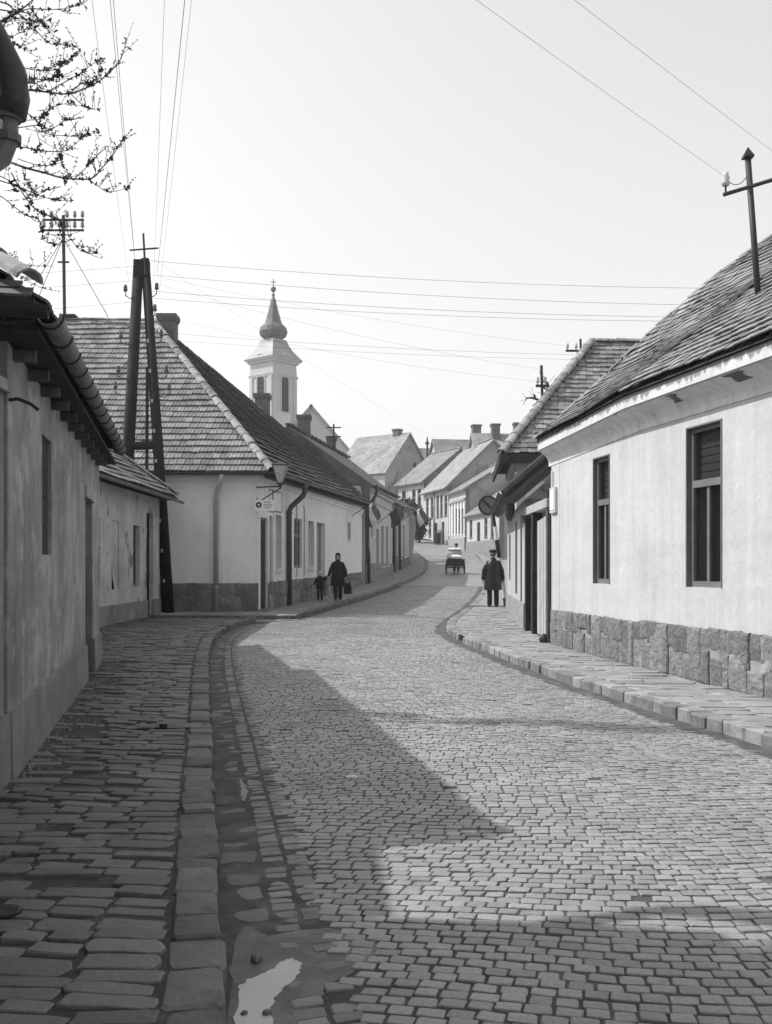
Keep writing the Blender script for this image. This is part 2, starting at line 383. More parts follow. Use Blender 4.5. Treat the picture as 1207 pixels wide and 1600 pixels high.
# puddles and patched places where no sett shows
def in_puddle(x, y):
    if y > 4.4 or x > .1 or y < 1.6: return False
    u, v = 603.5 + FPX * x / y, 885 + 1.6 * FPX / y; P = ((340, 1700), (340, 1500), (390, 1492), (465, 1490), (500, 1502), (480, 1530), (462, 1552), (455, 1590), (450, 1700)); c = False
    for i in range(len(P)):
        (x0, y0_), (x1, y1_) = P[i], P[i - 1]
        if (y0_ > v) != (y1_ > v) and u < (x1 - x0) * (v - y0_) / (y1_ - y0_) + x0: c = not c
    return c
def wallx_l(y): return -2.63 - .212 * (y - 7.1) if y < 14.6 else -6.2

sp = []
ROW, COLW = .075, .1
def arc(x, y): return .13 * cos(x * 2 * pi / 4.4 + .9) + .02 * x - .05 * sin(x * 1.1 + y * .25)
j = 0; y0 = 1.8
while y0 < FARY + .4:
    x = -4.2 - rr(0, .104)
    while x < 5.6:
        w = COLW * rr(.88, 1.14); xc = x + w / 2; x += w
        yy = y0 + arc(xc, y0) + rr(-.006, .006)
        a, c = kl(yy) if yy < 25.3 else kc(max(yy, 26.3)) - .25, kr(yy)
        if xc < a + .47 or xc > c - .26 or yy < 1.9: continue
        u = 603.5 + FPX * xc / yy
        if u < -250 or u > 1460 or (yy > 26 and (u < 380 or u > 800)) or (yy > 15 and u > 1000): continue
        if in_puddle(xc, yy): continue
        if rr(0, 1) < .006: continue
        da = (arc(xc + .05, y0) - arc(xc - .05, y0)) / .1
        far = step(14, 24, yy)
        sp.append((px((xc, yy, 0)), RNG.randrange(14) if yy < 20 else 14 + RNG.randrange(4), place((xc, yy), math.atan(da) + rr(-.014, .014), w - rr(.006, .011), ROW - rr(.010, .015), .03, .018, zroad, rr(-.003, .003), .18 * sin(xc * .9 + y0 * .35)), rr(0, 1)))
    y0 += ROW; j += 1
ep = []
# two courses of setts along the left gutter
y = 1.9
while y < 24.5:
    l = rr(.075, .105)
    d = (kl(y + .1) - kl(y - .1)) / .2; ang = math.atan2(1, d)
    for k in (0, 1):
        x = kl(y) + .27 + k * .125 + .035
        if not in_puddle(x, y) and rr(0, 1) > .1:
            ep.append((px((x, y, 0)), RNG.randrange(14), place((x, y + k * .04), ang + rr(-.05, .05), l - .013, .11, .04, .03, zroad, rr(-.008, .001)), rr(0, 1)))
    y += l
scatter(ep, SETTV, m_edge, road, 'edge_sett', 'edge_setts', 300)
scatter(sp, SETTV, m_sett, road, 'sett', 'sett_field', 300)
# flat stones of the gutter channel, partly silted over
gp = []
y = 1.9
while y < 24.5:
    l = rr(.1, .26)
    d = (kl(y + .1) - kl(y - .1)) / .2; ang = math.atan2(1, d)
    x = kl(y) + .135
    if rr(0, 1) > .3 and not in_puddle(x, y) and not 6.5 < y < 7.35:
        gp.append((px((x, y, 0)), RNG.randrange(18), place((x + rr(-.02, .02), y), ang + rr(-.08, .08), l - .02, rr(.16, .22), .05, .05, zroad, -rr(.005, .01)), rr(0, 1)))
    y += l
scatter(gp, WALKV, m_walk, road, 'gutter_stone', 'gutter_stones', 300)
# left pavement, courses across the way
wp = []
y = 2.0; j = 0
while y < 25.0:
    h = rr(.1, .15) if y < 9 else rr(.12, .18)
    d = (kl(y + .1) - kl(y - .1)) / .2
    x = kl(y) - .21 - rr(0, .015)
    xl = wallx_l(y) + (.12 if y > 6.5 else -1.)
    while x > xl and x > -7.5:
        w = rr(.16, .36); xc = x - w / 2; x -= w
        wy = y + .05 * sin(xc * 1.7 + y * .6) - .10 * (kl(y) - xc) * .35
        bare = .06 + .5 * step(.55, .1, xc - xl)
        if rr(0, 1) < bare: continue
        u = 603.5 + FPX * xc / max(wy, .5)
        if u < -400: continue
        wp.append((px((xc, wy, 0)), RNG.randrange(18), place((xc, wy), rr(-.05, .05) - .04, w - rr(.01, .03), h - rr(.012, .03), .05, .022, zwl, rr(-.009, .007)), rr(0, 1)))
    y += h; j += 1
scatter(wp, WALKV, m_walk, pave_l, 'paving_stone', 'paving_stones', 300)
# left kerb: big rounded blocks
kp = []
y = 1.8
while y < 25.25:
    l = rr(.2, .42) if y < 12 else rr(.25, .45)
    yc = y + l / 2; d = (kl(yc + .15) - kl(yc - .15)) / .3; ang = math.atan2(1, d)
    kp.append((px((kl(yc), yc, 0)), RNG.randrange(8), place((kl(yc) - .1 + rr(-.01, .01), yc), ang + rr(-.025, .025), l * 1.02 - rr(.002, .014), .205 + rr(-.02, .012), .15, .03, zwl, rr(-.012, .014)), rr(0, 1)))
    y += l * .99
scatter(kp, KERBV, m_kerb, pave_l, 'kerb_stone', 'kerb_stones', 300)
# right pavement and kerb
wp = []
y = 6.0
while y < 30:
    h = rr(.2, .3)
    x = kr(y) + .24
    xr = (4.2 + .207 * (10.8 - y) if y < 13.85 else 2.97 + .152 * (17.8 - y)) if y < 17.8 else 3.0 + max(0, y - 21) * .07
    while x < xr - .05:
        w = rr(.3, .55); xc = x + w / 2; x += w
        if rr(0, 1) < .08 or xc > xr - .02: continue
        wp.append((px((xc, y, 0)), RNG.randrange(18), place((xc, y + .05 * sin(xc * 2)), rr(-.04, .04) - .16, w - rr(.015, .03), h - rr(.02, .045), .06, .02, zwr, rr(-.006, .005)), rr(0, 1)))
    y += h
scatter(wp, WALKV, m_rwalk, pave_r, 'paving_stone', 'paving_stones', 300)
kp = []
y = 5.2
while y < 70:
    l = rr(.22, .4) if y < 34 else rr(.5, .8)
    yc = y + l / 2; d = (kr(yc + .15) - kr(yc - .15)) / .3; ang = math.atan2(1, d)
    lw = math.sqrt(1 + d * d)
    if not 19.3 < yc < 19.9:
        kp.append((px((kr(yc), yc, 0)), RNG.randrange(8), place((kr(yc) + .10 + rr(-.012, .012), yc), ang + rr(-.03, .03), l * lw - rr(.008, .02), .21 + rr(-.015, .015), .15, .03, zwr, rr(-.01, .01)), rr(0, 1)))
    y += l
scatter(kp, KERBV, m_rkerb, pave_r, 'kerb_stone', 'kerb_stones', 300)
kp = []
y = 26.4
while y < 95:
    l = rr(.3, .5) if y < 50 else rr(.5, .9)
    yc = y + l / 2; d = (kc(yc + .15) - kc(yc - .15)) / .3; ang = math.atan2(1, d); lw = math.sqrt(1 + d * d)
    kp.append((px((kc(yc), yc, 0)), RNG.randrange(8), place((kc(yc) - .10, yc), ang, l * lw - .015, .21, .15, .03, lambda p, q: zg(q) + SWL, rr(-.008, .008)), rr(0, 1)))
    y += l
x = -2.5
while x > -6:
    l = rr(.3, .5); kp.append((px((x, 26.36, 0)), RNG.randrange(8), place((x - l / 2, 26.42), 0, l - .015, .2, .15, .03, lambda p, q: zg(q) + SWL), rr(0, 1))); x -= l
scatter(kp, KERBV, m_kerb, pave_c, 'kerb_stone', 'kerb_stones', 300)

def blob(name, cx, cy, rx, ry, zf, mat, label, cat, seed=1, n=40, amp=.25, dome=0.):
    R = random.Random(seed); ph = [R.uniform(0, 6.28) for _ in range(6)]
    def rad(t): return 1 + amp * (sin(2 * t + ph[0]) * .5 + sin(3 * t + ph[1]) * .4 + sin(5 * t + ph[2]) * .25 + sin(9 * t + ph[3]) * .12)
    b = MB(); z = zf(cx, cy); vs = [(cx, cy, z + dome)]
    for i in range(n):
        t = 2 * pi * i / n; vs.append((cx + rx * rad(t) * cos(t), cy + ry * rad(t) * sin(t), z))
    vs += [(x, y, z_ - .03) for x, y, z_ in vs[1:]]
    b.add(vs, [(0, 1 + i, 1 + (i + 1) % n) for i in range(n)] + [(1 + (i + 1) % n, 1 + i, 1 + n + i, 1 + n + (i + 1) % n) for i in range(n)])
    o = b.build(name, mat); tag(o, label, cat); return o

def flat_patch(name, pts, zf, mat, label, cat, seed=1, rough=.02, drape=False):
    """thin sheet of mud or water with a frayed outline through the given points"""
    R = random.Random(seed); n = len(pts); o = []
    for i in range(n):
        p0, p1, p2, p3 = (Vector(pts[(i + k) % n]) for k in (-1, 0, 1, 2))
        for k in range(6):
            f = k / 6; q = .5 * ((2 * p1) + (p2 - p0) * f + (2 * p0 - 5 * p1 + 4 * p2 - p3) * f * f + (3 * p1 - p0 - 3 * p2 + p3) * f ** 3)
            o.append((q.x + R.uniform(-rough, rough), q.y + R.uniform(-rough, rough)))
    b = MB(); m = len(o); cx = sum(p[0] for p in o) / m; cy = sum(p[1] for p in o) / m; z = zf(cx, cy)
    me = bmesh.new(); vs = [me.verts.new((x, y, zf(x, y) if drape else z)) for x, y in o]; me.faces.new(vs); bmesh.ops.triangulate(me, faces=me.faces[:])
    b.add([tuple(v.co) for v in me.verts], [tuple(v.index for v in f.verts) for f in me.faces] if False else [[vs.index(v) for v in f.verts] for f in me.faces]); me.free()
    b.add([(x, y, zf(x, y) if drape else z) for x, y in o] + [(x, y, (zf(x, y) if drape else z) - .03) for x, y in o], [(i, (i + 1) % m, m + (i + 1) % m, m + i) for i in range(m)])
    return tag(b.build(name, mat), label, cat)
# ------------------------------------------------------------------ parts of houses
def wall(parent, p0, p1, z0, z1, ops, th, mat, name='wall', z1b=None, **kw):
    """wall from p0 to p1 in plan with openings (s0, s1, za, zb) along it; the outer face is on the right of p0->p1"""
    p0, p1 = V(*p0), V(*p1); L = (p1 - p0).length; d = (p1 - p0) / L; n = V(d.y, -d.x); z1b = z1 if z1b is None else z1b
    ss = sorted({0., L} | {o[i] for o in ops for i in (0, 1)}); zs = sorted({z0, z1} | {o[i] for o in ops for i in (2, 3)})
    def P(s, z, q): 
        if z == z1: z = z1 + (z1b - z1) * s / L
        a = p0 + d * s - n * q; return (a.x, a.y, z)
    b = MB()
    for i in range(len(ss) - 1):
        for k in range(len(zs) - 1):
            sc, zc = (ss[i] + ss[i + 1]) / 2, (zs[k] + zs[k + 1]) / 2
            if any(o[0] < sc < o[1] and o[2] < zc < o[3] for o in ops): continue
            for q, fl in ((0, 0), (th, 1)):
                qd = [P(ss[i], zs[k], q), P(ss[i + 1], zs[k], q), P(ss[i + 1], zs[k + 1], q), P(ss[i], zs[k + 1], q)]
                b.quad(*(qd if not fl else qd[::-1]))
    for s0, s1, za, zb in ops:
        b.quad(P(s0, za, 0), P(s0, zb, 0), P(s0, zb, th), P(s0, za, th)); b.quad(P(s1, zb, 0), P(s1, za, 0), P(s1, za, th), P(s1, zb, th))
        b.quad(P(s0, zb, 0), P(s1, zb, 0), P(s1, zb, th), P(s0, zb, th)); b.quad(P(s1, za, 0), P(s0, za, 0), P(s0, za, th), P(s1, za, th))
    b.quad(P(0, z1, 0), P(L, z1, 0), P(L, z1, th), P(0, z1, th)); b.quad(P(0, z0, th), P(0, z1, th), P(0, z1, 0), P(0, z0, 0)); b.quad(P(L, z0, 0), P(L, z1, 0), P(L, z1, th), P(L, z0, th))
    o = b.build(name, mat, parent, **kw); return o
class Face:
    """frame of a wall face: s along, q outwards, z up"""
    def __init__(s, p0, p1):
        s.p0 = V(*p0); e = V(*p1) - s.p0; s.L = e.length; s.d = e / s.L; s.n = V(s.d.y, -s.d.x)
    def P(s, a, q, z): p = s.p0 + s.d * a + s.n * q; return V(p.x, p.y, z)
    def at_y(s, y): return (y - s.p0.y) / s.d.y
    def box(s, b, s0, s1, q0, q1, z0, z1):
        return b.hexa([s.P(s0, q0, z0), s.P(s0, q1, z0), s.P(s1, q1, z0), s.P(s1, q0, z0)], [s.P(s0, q0, z1), s.P(s0, q1, z1), s.P(s1, q1, z1), s.P(s1, q0, z1)])
def window(parent, F, s0, s1, z0, z1, fm, deep=.14, fw=.06, transom=.62, mull=1, sill=None, gm=None, surround=None, blind=False, casing=False):
    """casement window: frame, panes, bars, sill"""
    b = MB(); q = -deep
    for a, c, e, f in ((s0, s0 + fw, z0, z1), (s1 - fw, s1, z0, z1), (s0 + fw, s1 - fw, z0, z0 + fw), (s0 + fw, s1 - fw, z1 - fw, z1)):
        F.box(b, a, c, q - .05, q + .02, e, f)
    zt = z0 + (z1 - z0) * transom if transom else None
    if zt: F.box(b, s0 + fw, s1 - fw, q - .05, q + .035, zt - .045, zt + .045)
    sm = (s0 + s1) / 2
    if mull: F.box(b, sm - .03, sm + .03, q - .045, q + .015, z0 + fw, (zt - .045) if zt else z1 - fw)
    w = b.build('window', fm, parent)
    zz = [(z0 + fw, zt - .045), (zt + .045, z1 - fw)] if zt else [(z0 + fw, z1 - fw)]
    for i, (e, f) in enumerate(zz):
        xs = [(s0 + fw, sm - .03), (sm + .03, s1 - fw)] if mull and i == 0 else [(s0 + fw, s1 - fw)]
        for a, c in xs:
            b = MB(); F.box(b, a - .005, c + .005, q - .03, q - .018, e - .005, f + .005); b.build('pane', gm or m_glass, w)
            if blind and i == 1:
                for k in range(6):
                    b = MB(); F.box(b, a + .02, c - .02, q - .1, q - .08, f - (f - e) * (k + 1) / 6.2, f - (f - e) * k / 6.2 - .015); b.build('blind_slat', m_blind, w)
    if casing:
        for a, c, e, f in ((s0 + .002, s0 + .022, z0 + .002, z1 - .002), (s1 - .022, s1 - .002, z0 + .002, z1 - .002), (s0 + .022, s1 - .022, z1 - .022, z1 - .002)):
            b = MB(); F.box(b, a, c, q + .02, .012, e, f); b.build('casing', fm, w)
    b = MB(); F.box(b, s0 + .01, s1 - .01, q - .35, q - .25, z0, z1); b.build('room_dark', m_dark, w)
    if sill: b = MB(); F.box(b, s0 - .04, s1 + .04, -deep + .02, sill, z0 - .05, z0 - .002); b.build('sill', fm if sill < .1 else m_lframe, w)
    if surround:
        t, o = surround
        for a, c, e, f in ((s0 - t, s0, z0 - t, z1 + t), (s1, s1 + t, z0 - t, z1 + t), (s0, s1, z1, z1 + t), (s0, s1, z0 - t, z0)):
            b = MB(); F.box(b, a, c, -.02, o, e, f); b.build('surround', m_lframe, w)
    return w
def door(parent, F, s0, s1, z0, z1, mat, deep=.18, fw=.07, fm=None, fan=None):
    b = MB(); q = -deep
    for a, c, e, f in ((s0, s0 + fw, z0, z1), (s1 - fw, s1, z0, z1), (s0 + fw, s1 - fw, z1 - fw, z1)): F.box(b, a, c, q - .05, q + .03, e, f)
    if fan: F.box(b, s0 + fw, s1 - fw, q - .05, q + .03, fan - .04, fan + .04)
    d = b.build('door', fm or mat, parent)
    top = fan - .04 if fan else z1 - fw
    b = MB(); F.box(b, s0 + fw, s1 - fw, q - .05, q - .01, z0, top)
    for k in range(2):
        h = (top - z0) / 2; F.box(b, s0 + fw + .08, s1 - fw - .08, q - .012, q + .004, z0 + h * k + .1, z0 + h * (k + 1) - .06)
    lf = b.build('leaf', mat, d)
    if fan: b = MB(); F.box(b, s0 + fw, s1 - fw, q - .03, q - .02, fan + .04, z1 - fw); b.build('pane', m_glass, d)
    b = MB(); F.box(b, s1 - fw - .14, s1 - fw - .06, q - .01, q + .05, z0 + 1.0, z0 + 1.03); b.build('handle', m_iron, d)
    return d
def half_gutter(b, a, c, r, n=8, th=.008):
    """half-round gutter from a to c, open above"""
    a, c = Vector(a), Vector(c); d = (c - a).normalized(); sd = d.cross(V(0, 0, 1)).normalized()
    def ring(p, r): return [p + sd * (r * cos(pi + pi * i / n)) + V(0, 0, r * sin(pi + pi * i / n)) for i in range(n + 1)]
    rg = lambda p: ring(p, r) + ring(p, r - th)[::-1]
    b.loft([rg(a), rg(c)]); return b
def gutter(parent, a, c, r=.075, mat=None, gap=1.0):
    b = MB(); half_gutter(b, a, c, r); o = b.build('gutter', mat or m_zinc, parent, smooth=False)
    a, c = Vector(a), Vector(c); L = (c - a).length; n = max(1, int(L / gap))
    for i in range(n + 1):
        p = a.lerp(c, (i + .15) / (n + .3)); q = a.lerp(c, (i + .15) / (n + .3) + .012 / L)
        b = MB(); half_gutter(b, p, q, r + .012, th=.014); b.build('strap', m_iron, o)
    return o
def flat_tile(w, h, th=.018, lift=.028):
    """plain tile: x across, y up the slope, tail towards -y, rounded tail"""
    b = MB(); pts = [(-w / 2, h * .6), (-w / 2, -h * .42), (-w * .28, -h * .5), (w * .28, -h * .5), (w / 2, -h * .42), (w / 2, h * .6)]
    def zz(y): return lift * (h * .6 - y) / (h * 1.1)
    return b.hexa([(x, y, zz(y) - th) for x, y in pts], [(x, y, zz(y)) for x, y in pts])
def rib_tile(w, h, th=.03, lift=.05):
    """pressed tile with two ribs"""
    b = MB(); xs = [-.5, -.42, -.25, -.08, 0, .08, .25, .42, .5]; zs = [.03, .03, 0, .0, .03, .0, .0, .0, .03]; zs = [.016, .013, 0., .008, .012, .008, .0, .008, .016]
    lo, hi = [], []
    ft = [(x * w, -h * .5, lift + z) for x, z in zip(xs, zs)]; bk = [(x * w, h * .58, z) for x, z in zip(xs, zs)]; fl = [(x * w, -h * .5, lift + z - th - .012) for x, z in zip(xs, zs)]
    n = len(xs)
    b.add(ft + bk + fl, [(i, i + 1, n + i + 1, n + i) for i in range(n - 1)] + [(2 * n + i, 2 * n + i + 1, i + 1, i) for i in range(n - 1)])
    return b
def tiles(parent, eA, eB, tA, tB, tw, th, variants, mat, limit=300, sag=.0, up=0.02, jit=.006, boards=True, seedphase=0., curve=None):
    """courses of tiles over a slope: eave eA->eB (left to right seen from outside), top tA->tB"""
    eA, eB, tA, tB = map(Vector, (eA, eB, tA, tB))
    nr = max(2, int(round(((tA - eA).length + (tB - eB).length) / 2 / th)))
    hs = ((eA + eB) / 2 - (tA + tB) / 2).length / nr / th
    ps = []
    def S(s, t):
        p = eA.lerp(eB, s).lerp(tA.lerp(tB, s), t)
        if curve: p = p + curve(s, t)
        return p
    for j in range(nr):
        t = (j + .5) / nr
        A, B = S(0, t), S(1, t); L = (B - A).length; nc = max(1, int(round(L / tw)))
        for i in range(nc):
            s = (i + .5 + ((j % 2) * .5 if sag >= 0 else 0)) / nc
            if s > 1 + .2 / nc: continue
            s = min(max(s, .3 / nc), 1 - .3 / nc)
            p = S(s, t); ax = (S(min(s + .01, 1), t) - S(max(s - .01, 0), t)).normalized(); ay = (S(s, min(t + .01, 1)) - S(s, max(t - .01, 0))).normalized()
            n = ax.cross(ay).normalized(); ay = n.cross(ax)
            w = abs(sag); dz = -w * sin(pi * s) * sin(pi * t) + .012 * sin(i * .35 + j * .9 + seedphase) * (w > 0)
            ang = rr(-.03, .03)
            ax2 = ax * cos(ang) + ay * sin(ang); ay2 = n.cross(ax2)
            p = p + n * (up + dz + rr(0, jit)) + ay * (rr(-.012, .012) + .02 * sin(s * 9 + j * .2 + seedphase) * (w > 0))
            ps.append((px(p), RNG.randrange(len(variants)), frame(p, ax2, ay2 * hs, (n + ay * rr(-.02, .02)).normalized()), rr(0, 1)))
    scatter(ps, variants, mat, parent, 'roof_tile', 'roof_tiles', limit)
def roof_slab(parent, eA, eB, tA, tB, th=.08, mat=None, drop=.01, name='roof_slope', curve=None):
    b = MB(); n = (Vector(tB) - Vector(eA)).cross(Vector(tA) - Vector(eB)).normalized() * drop
    b.slab(*[Vector(p) - n for p in (eA, eB, tB, tA)], th); return b.build(name, mat or m_under, parent)
def ridge_tiles(parent, a, c, r=.12, l=.36, mat=None, name='ridge_tile', lift=.02):
    a, c = Vector(a), Vector(c); L = (c - a).length; n = max(1, int(L / l)); d = (c - a) / L; sd = d.cross(V(0, 0, 1)).normalized(); up = sd.cross(d)
    b = MB(); m = 7
    def arcp(y, r): return [(r * cos(pi * i / m), y, r * .8 * sin(pi * i / m)) for i in range(m + 1)] + [((r - .018) * cos(pi * i / m), y, (r - .018) * .8 * sin(pi * i / m)) for i in range(m, -1, -1)]
    b.loft([arcp(-.54 * l, r), arcp(.5 * l, r * .86)]); me = b.mesh(name)
    for i in range(n):
        p = a + d * (L * (i + .5) / n) + up * (lift + rr(-.012, .012)); 
        q = (sd + d * rr(-.04, .04)).normalized(); dd = up.cross(q)
        piece(name, me, mat or m_ridge, parent, frame(p, q, dd, up))
def chimney(parent, x, y, z0, z1, w=.5, d=.5, mat=None, rot=0., as_name='chimney'):
    mat = mat or m_brick; c, s = cos(rot), sin(rot); b = MB()
    def pl(h, z): return [(x + a * h * w / 2 * c - e * h * d / 2 * s, y + a * h * w / 2 * s + e * h * d / 2 * c, z) for a, e in ((-1, -1), (1, -1), (1, 1), (-1, 1))]
    b.hexa(pl(1, z0), pl(1, z1 - .24)); b.hexa(pl(1.1, z1 - .24), pl(1.22, z1 - .12)); b.hexa(pl(1.22, z1 - .118), pl(1.2, z1))
    o = b.build(as_name, mat, parent); b = MB(); b.hexa(pl(.62, z1 + .002), pl(.62, z1 + .012)); b.build('flue', m_dark, o); return o
def downpipe(parent, pts, r=.05, mat=None, straps=()):
    b = MB(); b.tube(pts, r, 10); o = b.build('downpipe', mat or m_pipe, parent, smooth=True)
    for p in straps: b = MB(); b.tube([V(*p) - V(0, 0, .02), V(*p) + V(0, 0, .02)], r + .014, 10); b.build('strap', mat or m_pipe, o)
    return o
def rubble(parent, F, s0, s1, z0, z1f, mat, q=.03, wmin=.22, wmax=.5, courses=2, zb=None, gaps=()):
    """plinth of rough stones; z0 and z1f are functions of s"""
    out = []
    for k in range(courses):
        s = s0 - (0.1 if k % 2 else 0)
        while s < s1 - .03:
            w = rr(wmin, wmax); a, c = max(s, s0), min(s + w, s1); s += w
            if c - a < .06 or any(g0 < (a + c) / 2 < g1 for g0, g1 in gaps): continue
            h0, h1 = z0((a + c) / 2), z1f((a + c) / 2); H = h1 - h0; m = h0 + H * (.5 + rr(-.14, .14))
            e, f = (h0, m) if k == 0 else (m, h1)
            if courses == 1: e, f = h0, h1
            if courses == 2 and k == 0 and rr(0, 1) < .28: f = h1 - .01
            b = MB(); b.rn = rr(0.01, 1); g = .002; qq = q + rr(-.014, .016); j = lambda: rr(-.013, .013)
            out_ = [(a + g, e + g), ((a + c) / 2, e + g), (c - g, e + g), (c - g, (e + f) / 2), (c - g, f - g), ((a + c) / 2, f - g), (a + g, f - g), (a + g, (e + f) / 2)]
            out_ = [(x + j(), z + j()) for x, z in out_]
            cx, cz = (a + c) / 2, (e + f) / 2
            lo = [F.P(x, -.06, z) for x, z in out_]; mi = [F.P(x, qq * .7, z) for x, z in out_]; hi = [F.P(cx + (x - cx) * .86, qq + rr(-.008, .008), cz + (z - cz) * .88) for x, z in out_]
            n = 8; b.add(lo + mi + hi + [F.P(cx + rr(-.04, .04), qq + .014, cz)], [f_ for i in range(n) for f_ in ((i, n + i, n + (i + 1) % n, (i + 1) % n), (n + i, 2 * n + i, 2 * n + (i + 1) % n, n + (i + 1) % n), (2 * n + i, 3 * n, 2 * n + (i + 1) % n))])
            b.build('plinth_stone', mat, parent)
RT = [flat_tile(.176 * k, .15 * 1.05) for k in (1, .97, 1.02, .95)]
CT = [rib_tile(.222 * k, .31) for k in (1, .97, 1.01)]
FT = [flat_tile(.2 * k, .2) for k in (1, .96, 1.03)]
# ------------------------------------------------------------------ the white house on the right
R0, R1, R2 = (2.97, 17.8), (3.57, 13.85), (6.08, 1.6)
hr = thing('white_house', (5, 12, .15), 'white plastered house with tall dark windows and tiled roof, right foreground', 'house')
FA = Face(R0, R1); FB = Face(R1, R2)
sA = lambda y: FA.at_y(y); sB = lambda y: FB.at_y(y)
wa = (sA(15.72), sA(15.02), 1.33, 3.31); wb = (sB(12.62), sB(11.78), 1.34, 3.36); wc = (sB(8.0), sB(7.15), 1.34, 3.36)
wall(hr, R0, R1, -.1, 3.75, [wa], .45, m_white); wall(hr, R1, R2, -.1, 3.75, [wb, wc], .45, m_white)
wall(hr, (9.2, 18.7), R0, -.1, 3.75, [], .45, m_white)
for F, w in ((FA, wa), (FB, wb), (FB, wc)): window(hr, F, *w, m_frame, deep=.075, fw=.075, transom=.64, blind=True, casing=True, gm=m_nglass)
for F in (FA, FB):     # cove, fascia and eave; the far end hangs a little lower
    ends = ((-.12, .75, -.1), (F.L, 1., 0.)) if F is FA else ((0., 1., 0.), (F.L, 1., 0.))
    prof = [(-.1, 3.5), (.015, 3.5), (.02, 3.58), (.05, 3.64), (.1, 3.69), (.2, 3.74), (.25, 3.78), (.25, 3.82), (-.1, 3.82)]
    b = MB(); b.loft([[F.P(s, q * k if q > 0 else q, z + dz) for q, z in prof] for s, k, dz in ends]); b.build('cornice', m_cornice, hr)
    def board(q0, q1, z0, z1, e=0.): return [[F.P(s + (e if i else -e), q * k, z + dz) for q, z in ((q0, z0), (q1, z0), (q1, z1), (q0, z1))] for i, (s, k, dz) in enumerate(ends)]
    b = MB(); b.loft(board(.253, .285, 3.79, 3.95, .01)); b.build('fascia', m_fascia, hr)
    b = MB(); b.loft(board(.24, .31, 3.953, 3.985, .0)); b.build('drip_board', m_dwood, hr)
ev = 3.99
E0, E1, E2 = FA.P(-.2, .25, ev - .12), None, FB.P(FB.L, .33, ev)
E1 = (FA.P(FA.L, .33, ev) + FB.P(0, .33, ev)) / 2
T0, T1, T2 = V(6.9, 13.8, 7.25), V(7.7, 10.9, 7.5), V(9.6, 1.6, 7.8)
HIP = [E0, V(3.8, 17.0, 4.84), V(4.35, 16.4, 5.41), V(5.1, 15.6, 6.08), V(5.8, 14.9, 6.53), T0]
HT = [0, .24, .37, .56, .73, 1.]
def hipc(t):
    for i in range(5):
        if t <= HT[i + 1]: return HIP[i].lerp(HIP[i + 1], (t - HT[i]) / (HT[i + 1] - HT[i]))
    return T0
def bulge(s, t): return (hipc(t) - E0.lerp(T0, t)) * (1 - s) ** 1.5
for a, c, e, f, cv, lim in ((E0, E1, T0, T1, bulge, 150), (E1, E2, T1, T2, None, 300)):
    tiles(hr, a, c, e, f, .18, .15, RT, m_rtile, limit=lim, sag=.03, up=.03, jit=.012, curve=cv)
    b = MB(); nn = 8
    S = lambda s, t: a.lerp(c, s).lerp(e.lerp(f, s), t) + (cv(s, t) if cv else V(0, 0, 0)) - V(0, 0, .03)
    b.add([S(i / nn, j / nn) for j in range(nn + 1) for i in range(nn + 1)], [(j * (nn + 1) + i, j * (nn + 1) + i + 1, (j + 1) * (nn + 1) + i + 1, (j + 1) * (nn + 1) + i) for j in range(nn) for i in range(nn)])
    b.build('roof_slope', m_under, hr)
EB = V(9.6, 18.9, ev)
b = MB(); hb = [E0.lerp(T0, t) + bulge(0, t) - V(0, 0, .03) for t in (0, .25, .5, .75, 1)]; hb2 = [EB.lerp(V(7.9, 13.9, 7.25), t) for t in (0, .25, .5, .75, 1)]
b.add(hb + hb2, [(i + 1, i, 5 + i, 6 + i) for i in range(4)]); b.build('roof_slope', m_dtile, hr)
b = MB(); b.quad(T0, T1, V(11.5, 12.6, ev), EB); b.quad(T1, T2, V(14, 2.6, ev), V(11.5, 12.6, ev)); b.build('roof_slope', m_dtile, hr)
hp = [E0.lerp(T0, t) + bulge(0, t) for t in (0, .2, .4, .6, .8, 1)]
for i in range(5): ridge_tiles(hr, hp[i], hp[i + 1], .085, .3, m_rtile, 'hip_tile', .0)
b = MB(); b.box(4.2, 13, 1.7, 1.9, -.1, 3.7); b.build('wall', m_white, hr)
b = MB(); b.box(12.8, 13, 1.9, 12, -.1, 3.7); b.build('wall', m_white, hr)
# rough stone plinth
for F, s0 in ((FA, .0), (FB, .0)):
    zb = lambda s, F=F: zg(F.P(s, 0, 0).y) + .1
    zt = lambda s, F=F: .83 + (.02 if F is FB else 0)
    L = F.L if F is FA else F.L
    b = MB(); F.box(b, 0, L - (.0 if F is FA else .3), -.02, .018, -.15, .82); b.build('plinth', m_mortar, hr)
    rubble(hr, F, .01, L - .32 if F is FB else L - .01, zb, zt, m_stone, q=.035, wmin=.14, wmax=.42)
# places where the plaster of the soffit has fallen
for F, s_, w in ((FB, 1.3, .2), (FB, 2.75, .3)):
    R = random.Random(int(s_ * 10)); b = MB(); pr = [(.1, 3.69), (.15, 3.715), (.2, 3.74), (.22, 3.757), (.24, 3.772)]
    L_ = [F.P(s_ - w / 2 + R.uniform(-.06, .06) * (1 if i % 4 else 2), q + .003, z - .004) for i, (q, z) in enumerate(pr)]; R_ = [F.P(s_ + w / 2 + R.uniform(-.07, .07), q + .003, z - .004) for q, z in pr]
    b.add(L_ + R_, [(i, i + 1, 6 + i, 5 + i) for i in range(4)]); b.build('fallen_plaster', m_brick, hr)
